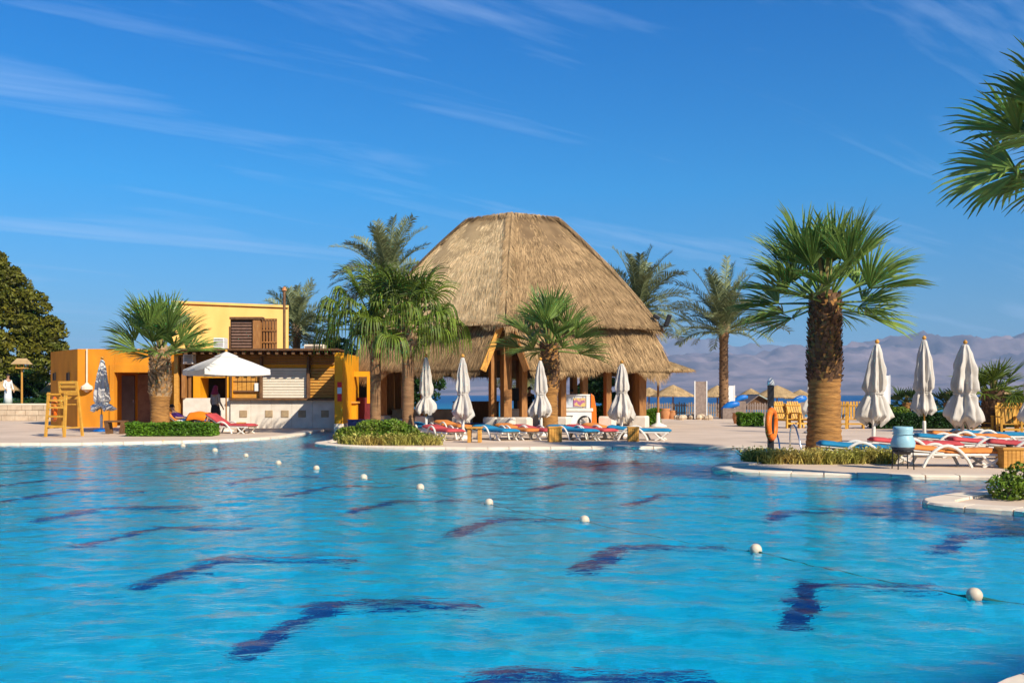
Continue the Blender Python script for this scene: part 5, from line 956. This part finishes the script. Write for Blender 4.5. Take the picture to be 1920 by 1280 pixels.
# ------------------------------------------------------------------ people
def skin_mesh(name, joints, edges, mat, parent, sub=2, root=0):
    ks = list(joints); me = bpy.data.meshes.new(name); me.from_pydata([joints[k][0] for k in ks], [(ks.index(a), ks.index(b)) for a, b in edges], []); o = bpy.data.objects.new(name, me); COL.objects.link(o); o.parent = parent
    sk_ = o.modifiers.new('skin', 'SKIN'); sk_.use_smooth_shade = True
    for i, k in enumerate(ks): r_ = joints[k][1]; me.skin_vertices[0].data[i].radius = r_ if isinstance(r_, tuple) else (r_, r_); me.skin_vertices[0].data[i].use_root = (i == root)
    s_ = o.modifiers.new('smooth', 'SUBSURF'); s_.levels = 1; s_.render_levels = sub; me.materials.append(MATS[mat]); return o
def person(label, loc, rz, pose, top, bottom, hair='hair', scarf=None, group=None, robe=False):
    t = thing('person', label, 'person', loc, R(rz), group); V_ = lambda *a: Vector(a)
    if pose == 'stand': J = dict(pel=V_(0, 0, .94), chest=V_(0, 0, 1.22), sh=V_(0, 0, 1.42), neck=V_(0, -.01, 1.50), hip=(V_(-.1, 0, .9), V_(.1, 0, .9)), knee=(V_(-.11, -.02, .49), V_(.11, .02, .49)), ank=(V_(-.11, .04, .09), V_(.12, .02, .09)), toe=(V_(-.12, -.14, .03), V_(.14, -.15, .03)), elb=(V_(-.25, .02, 1.12), V_(.25, 0, 1.12)), wr=(V_(-.22, -.16, .92), V_(.26, -.10, .88)))
    elif pose == 'walk': J = dict(pel=V_(0, 0, .92), chest=V_(0, -.02, 1.20), sh=V_(0, -.03, 1.41), neck=V_(0, -.05, 1.49), hip=(V_(-.1, 0, .88), V_(.1, 0, .88)), knee=(V_(-.1, -.2, .5), V_(.1, .06, .48)), ank=(V_(-.1, -.22, .1), V_(.1, .34, .14)), toe=(V_(-.1, -.40, .04), V_(.1, .22, .03)), elb=(V_(-.24, .12, 1.14), V_(.24, -.12, 1.13)), wr=(V_(-.24, .02, .9), V_(.24, -.30, .98)))
    elif pose == 'sit': J = dict(pel=V_(0, 0, .52), chest=V_(0, .03, .82), sh=V_(0, .02, 1.02), neck=V_(0, 0, 1.10), hip=(V_(-.1, 0, .5), V_(.1, 0, .5)), knee=(V_(-.14, -.42, .5), V_(.14, -.42, .5)), ank=(V_(-.14, -.45, .09), V_(.14, -.45, .09)), toe=(V_(-.15, -.63, .03), V_(.15, -.63, .03)), elb=(V_(-.26, -.02, .75), V_(.26, -.02, .75)), wr=(V_(-.18, -.28, .66), V_(.18, -.28, .66)))
    else: J = dict(pel=V_(0, 0, .54), chest=V_(0, .26, .68), sh=V_(0, .44, .80), neck=V_(0, .50, .87), hip=(V_(-.1, -.04, .54), V_(.1, -.04, .54)), knee=(V_(-.12, -.44, .66), V_(.12, -.46, .56)), ank=(V_(-.12, -.82, .5), V_(.12, -.88, .5)), toe=(V_(-.13, -.86, .66), V_(.13, -.92, .66)), elb=(V_(-.27, .2, .62), V_(.27, .2, .62)), wr=(V_(-.2, -.02, .62), V_(.2, -.02, .62)))
    up = (J['neck'] - J['sh']).normalized(); up = (up + Vector((0, 0, 1.5))).normalized(); hd = J['neck'] + up * .09
    j = {'pel': (J['pel'], (.14, .10)), 'chest': (J['chest'], (.145, .095)), 'sh': (J['sh'], (.11, .075)), 'neck': (J['neck'], .052), 'hd0': (hd, (.062, .075)), 'hd1': (hd + up * .08, (.078, .092)), 'hd2': (hd + up * .16, (.05, .06))}; e = [('pel', 'chest'), ('chest', 'sh'), ('sh', 'neck'), ('neck', 'hd0'), ('hd0', 'hd1'), ('hd1', 'hd2')]
    for i, s in enumerate((-1, 1)):
        I = str(i); shp = J['sh'] + Vector((s * .17, 0, -.03)); j |= {'s' + I: (shp, .058), 'e' + I: (J['elb'][i], .042), 'w' + I: (J['wr'][i], .028), 'h' + I: (J['hip'][i], .088), 'k' + I: (J['knee'][i], .06), 'a' + I: (J['ank'][i], .038), 't' + I: (J['toe'][i], .03)}; e += [('sh', 's' + I), ('s' + I, 'e' + I), ('e' + I, 'w' + I), ('pel', 'h' + I), ('h' + I, 'k' + I), ('k' + I, 'a' + I), ('a' + I, 't' + I)]
        d = (J['wr'][i] - J['elb'][i]).normalized(); sd = Vector((1, 0, 0)); pm = J['wr'][i] + d * .07; j['p' + I] = (pm, (.034, .016)); e.append(('w' + I, 'p' + I))
        for f_, (o_, l_) in enumerate(((-.03, .07), (-.01, .085), (.01, .08), (.03, .06))): j[f'f{I}{f_}'] = (pm + sd * o_ + d * l_ + Vector((0, .01, -.015)), .0085); e.append(('p' + I, f'f{I}{f_}'))
        j['th' + I] = (J['wr'][i] + d * .05 - sd * s * .055 + Vector((0, -.02, 0)), .010); e.append(('w' + I, 'th' + I))
    bd_ = skin_mesh('body', j, e, 'skin', t)
    def cloth(nm, keys, k, mat):
        jj = {a: (j[a][0], tuple(x * k for x in j[a][1]) if isinstance(j[a][1], tuple) else j[a][1] * k) for a in keys}; ee = [(a, b_) for a, b_ in e if a in keys and b_ in keys]; return skin_mesh(nm, jj, ee, mat, t)
    cloth('shirt', ['pel', 'chest', 'sh', 's0', 's1', 'e0', 'e1'] + (['w0', 'w1'] if robe else []), 1.16, top)
    if robe and pose in ('stand', 'walk'):
        MB().lathe([(.15, 1.0), (.18, .85), (.2, .5), (.24, .12), (.22, .12), (.12, .9)], n=20, cap=False).build('long_robe', bottom, t, smooth=True)
    else: cloth('trousers', ['pel', 'h0', 'h1', 'k0', 'k1', 'a0', 'a1'], 1.2, bottom)
    f_ = Vector((0, -1, 0)) if pose != 'lie' else Vector((0, -.8, .6)); fc = hd + up * .06
    MB().tube([fc + f_ * .085, fc + f_ * .115 - up * .03, fc + f_ * .09 - up * .035], [.008, .014, .008], 6).build('nose', 'skin', t)
    for s in (-1, 1): MB().lathe([(.002, -.009), (.010, 0), (.002, .009)], fc + f_ * .082 + Vector((s * .032, 0, 0)) + up * .012, 8).build('eye', 'hair', t); MB().lathe([(.004, -.025), (.014, 0), (.004, .025)], fc + Vector((s * .082, 0, 0)), 8).build('ear', 'skin', t)
    MB().box(fc + f_ * .078 - up * .065, (.045, .012, .01)).build('mouth', 'cloth_maroon', t)
    c = fc + up * .035 - f_ * .018; hp = []
    for a in np.linspace(.02, 1.75, 9): hp.append((.098 * math.sin(a), .112 * math.cos(a)))
    MB().lathe(hp, c + Vector((0, 0, .0)), 18, cap=False).build('head_scarf' if scarf else 'hair', scarf or hair, t, smooth=True)
    if scarf: MB().lathe([(.105, -.02), (.11, -.1), (.13, -.18), (.17, -.27)], c + Vector((0, .03, 0)), 18, cap=False).build('scarf_drape', scarf, t, smooth=True)
    return t
person('person in maroon headscarf and grey top standing under the open umbrella', G(404, 805), 150, 'stand', 'cloth_grey', 'cloth_black', scarf='cloth_maroon', robe=True)
person('person in a long white robe standing on the lawn at the left edge', (X(15, 56), 56, zw - .11), 60, 'stand', 'cloth_white', 'cloth_white', scarf=None, robe=True)
pl = G(352, 808); person('person in purple lying on the orange lounger behind the hedge', (pl.x - .12, pl.y + .03, -.10), 76, 'lie', 'cloth_purple', 'cloth_blue')
tw = thing('orange_towel', 'bright orange towel spread over the legs of the lying person', 'towel', (pl.x, pl.y, 0), R(-14)); vs = []; fs = []
for i in range(11):
    for k in range(7): x = .15 + .8 * i / 10; y = -.38 + .76 * k / 6; e_ = abs(k - 3) / 3; vs.append((x, y, .74 - .06 * math.sin(x * 9) * .4 - .30 * e_ ** 2.4))
fs = [(i * 7 + k, i * 7 + k + 1, i * 7 + 8 + k, i * 7 + 7 + k) for i in range(10) for k in range(6)]; o = mk('cloth', vs, fs, 'towel_orange', tw, smooth=True); o.modifiers.new('thick', 'SOLIDIFY').thickness = .012
pr2 = mk('hem', [(.15, -.38 + .76 * k / 6, .745 - .30 * (abs(k - 3) / 3) ** 2.4 - .024 * math.sin(.15 * 9)) for k in range(7)] + [(.19, -.38 + .76 * k / 6, .755 - .30 * (abs(k - 3) / 3) ** 2.4 - .024 * math.sin(.19 * 9)) for k in range(7)], [(k, k + 1, k + 8, k + 7) for k in range(6)], 'cushion_red', tw)
person('person in dark clothes sitting by the bar behind the lounger', G(378, 800), 20, 'sit', 'cloth_black', 'cloth_black', hair='hair')
st = thing('bar_stool', 'low wooden stool under the sitting person by the bar', 'stool', G(378, 800)); MB().box((0, .02, .41), (.36, .34, .05)).build('seat', 'wood_dark', st, bev=.01); [MB().bar((sx * .14, sy * .12 + .02, .39), (sx * .16, sy * .14 + .02, 0), .04).build('leg', 'wood_dark', st) for sx in (-1, 1) for sy in (-1, 1)]
person('barman in a grey shirt behind the small orange kiosk counter', (X(652, 42.2), 42.2, 0), 10, 'stand', 'cloth_grey', 'cloth_black')
person('person in black standing inside the pavilion near the cart', (X(993, 46.5), 46.5, 0), -20, 'stand', 'cloth_black', 'cloth_black')
person('person in blue sitting in the pavilion between two posts', (X(1072, 49), 49, .3), 30, 'sit', 'cloth_blue', 'cloth_grey')
t = thing('bar_stool', 'tall wooden stool under the person in blue in the pavilion', 'stool', (X(1072, 49), 49, 0)); MB().box((0, .02, .70), (.36, .34, .05)).build('seat', 'wood_dark', t); [MB().bar((sx * .14, sy * .12 + .02, .68), (sx * .18, sy * .16 + .02, 0), .04).build('leg', 'wood_dark', t) for sx in (-1, 1) for sy in (-1, 1)]
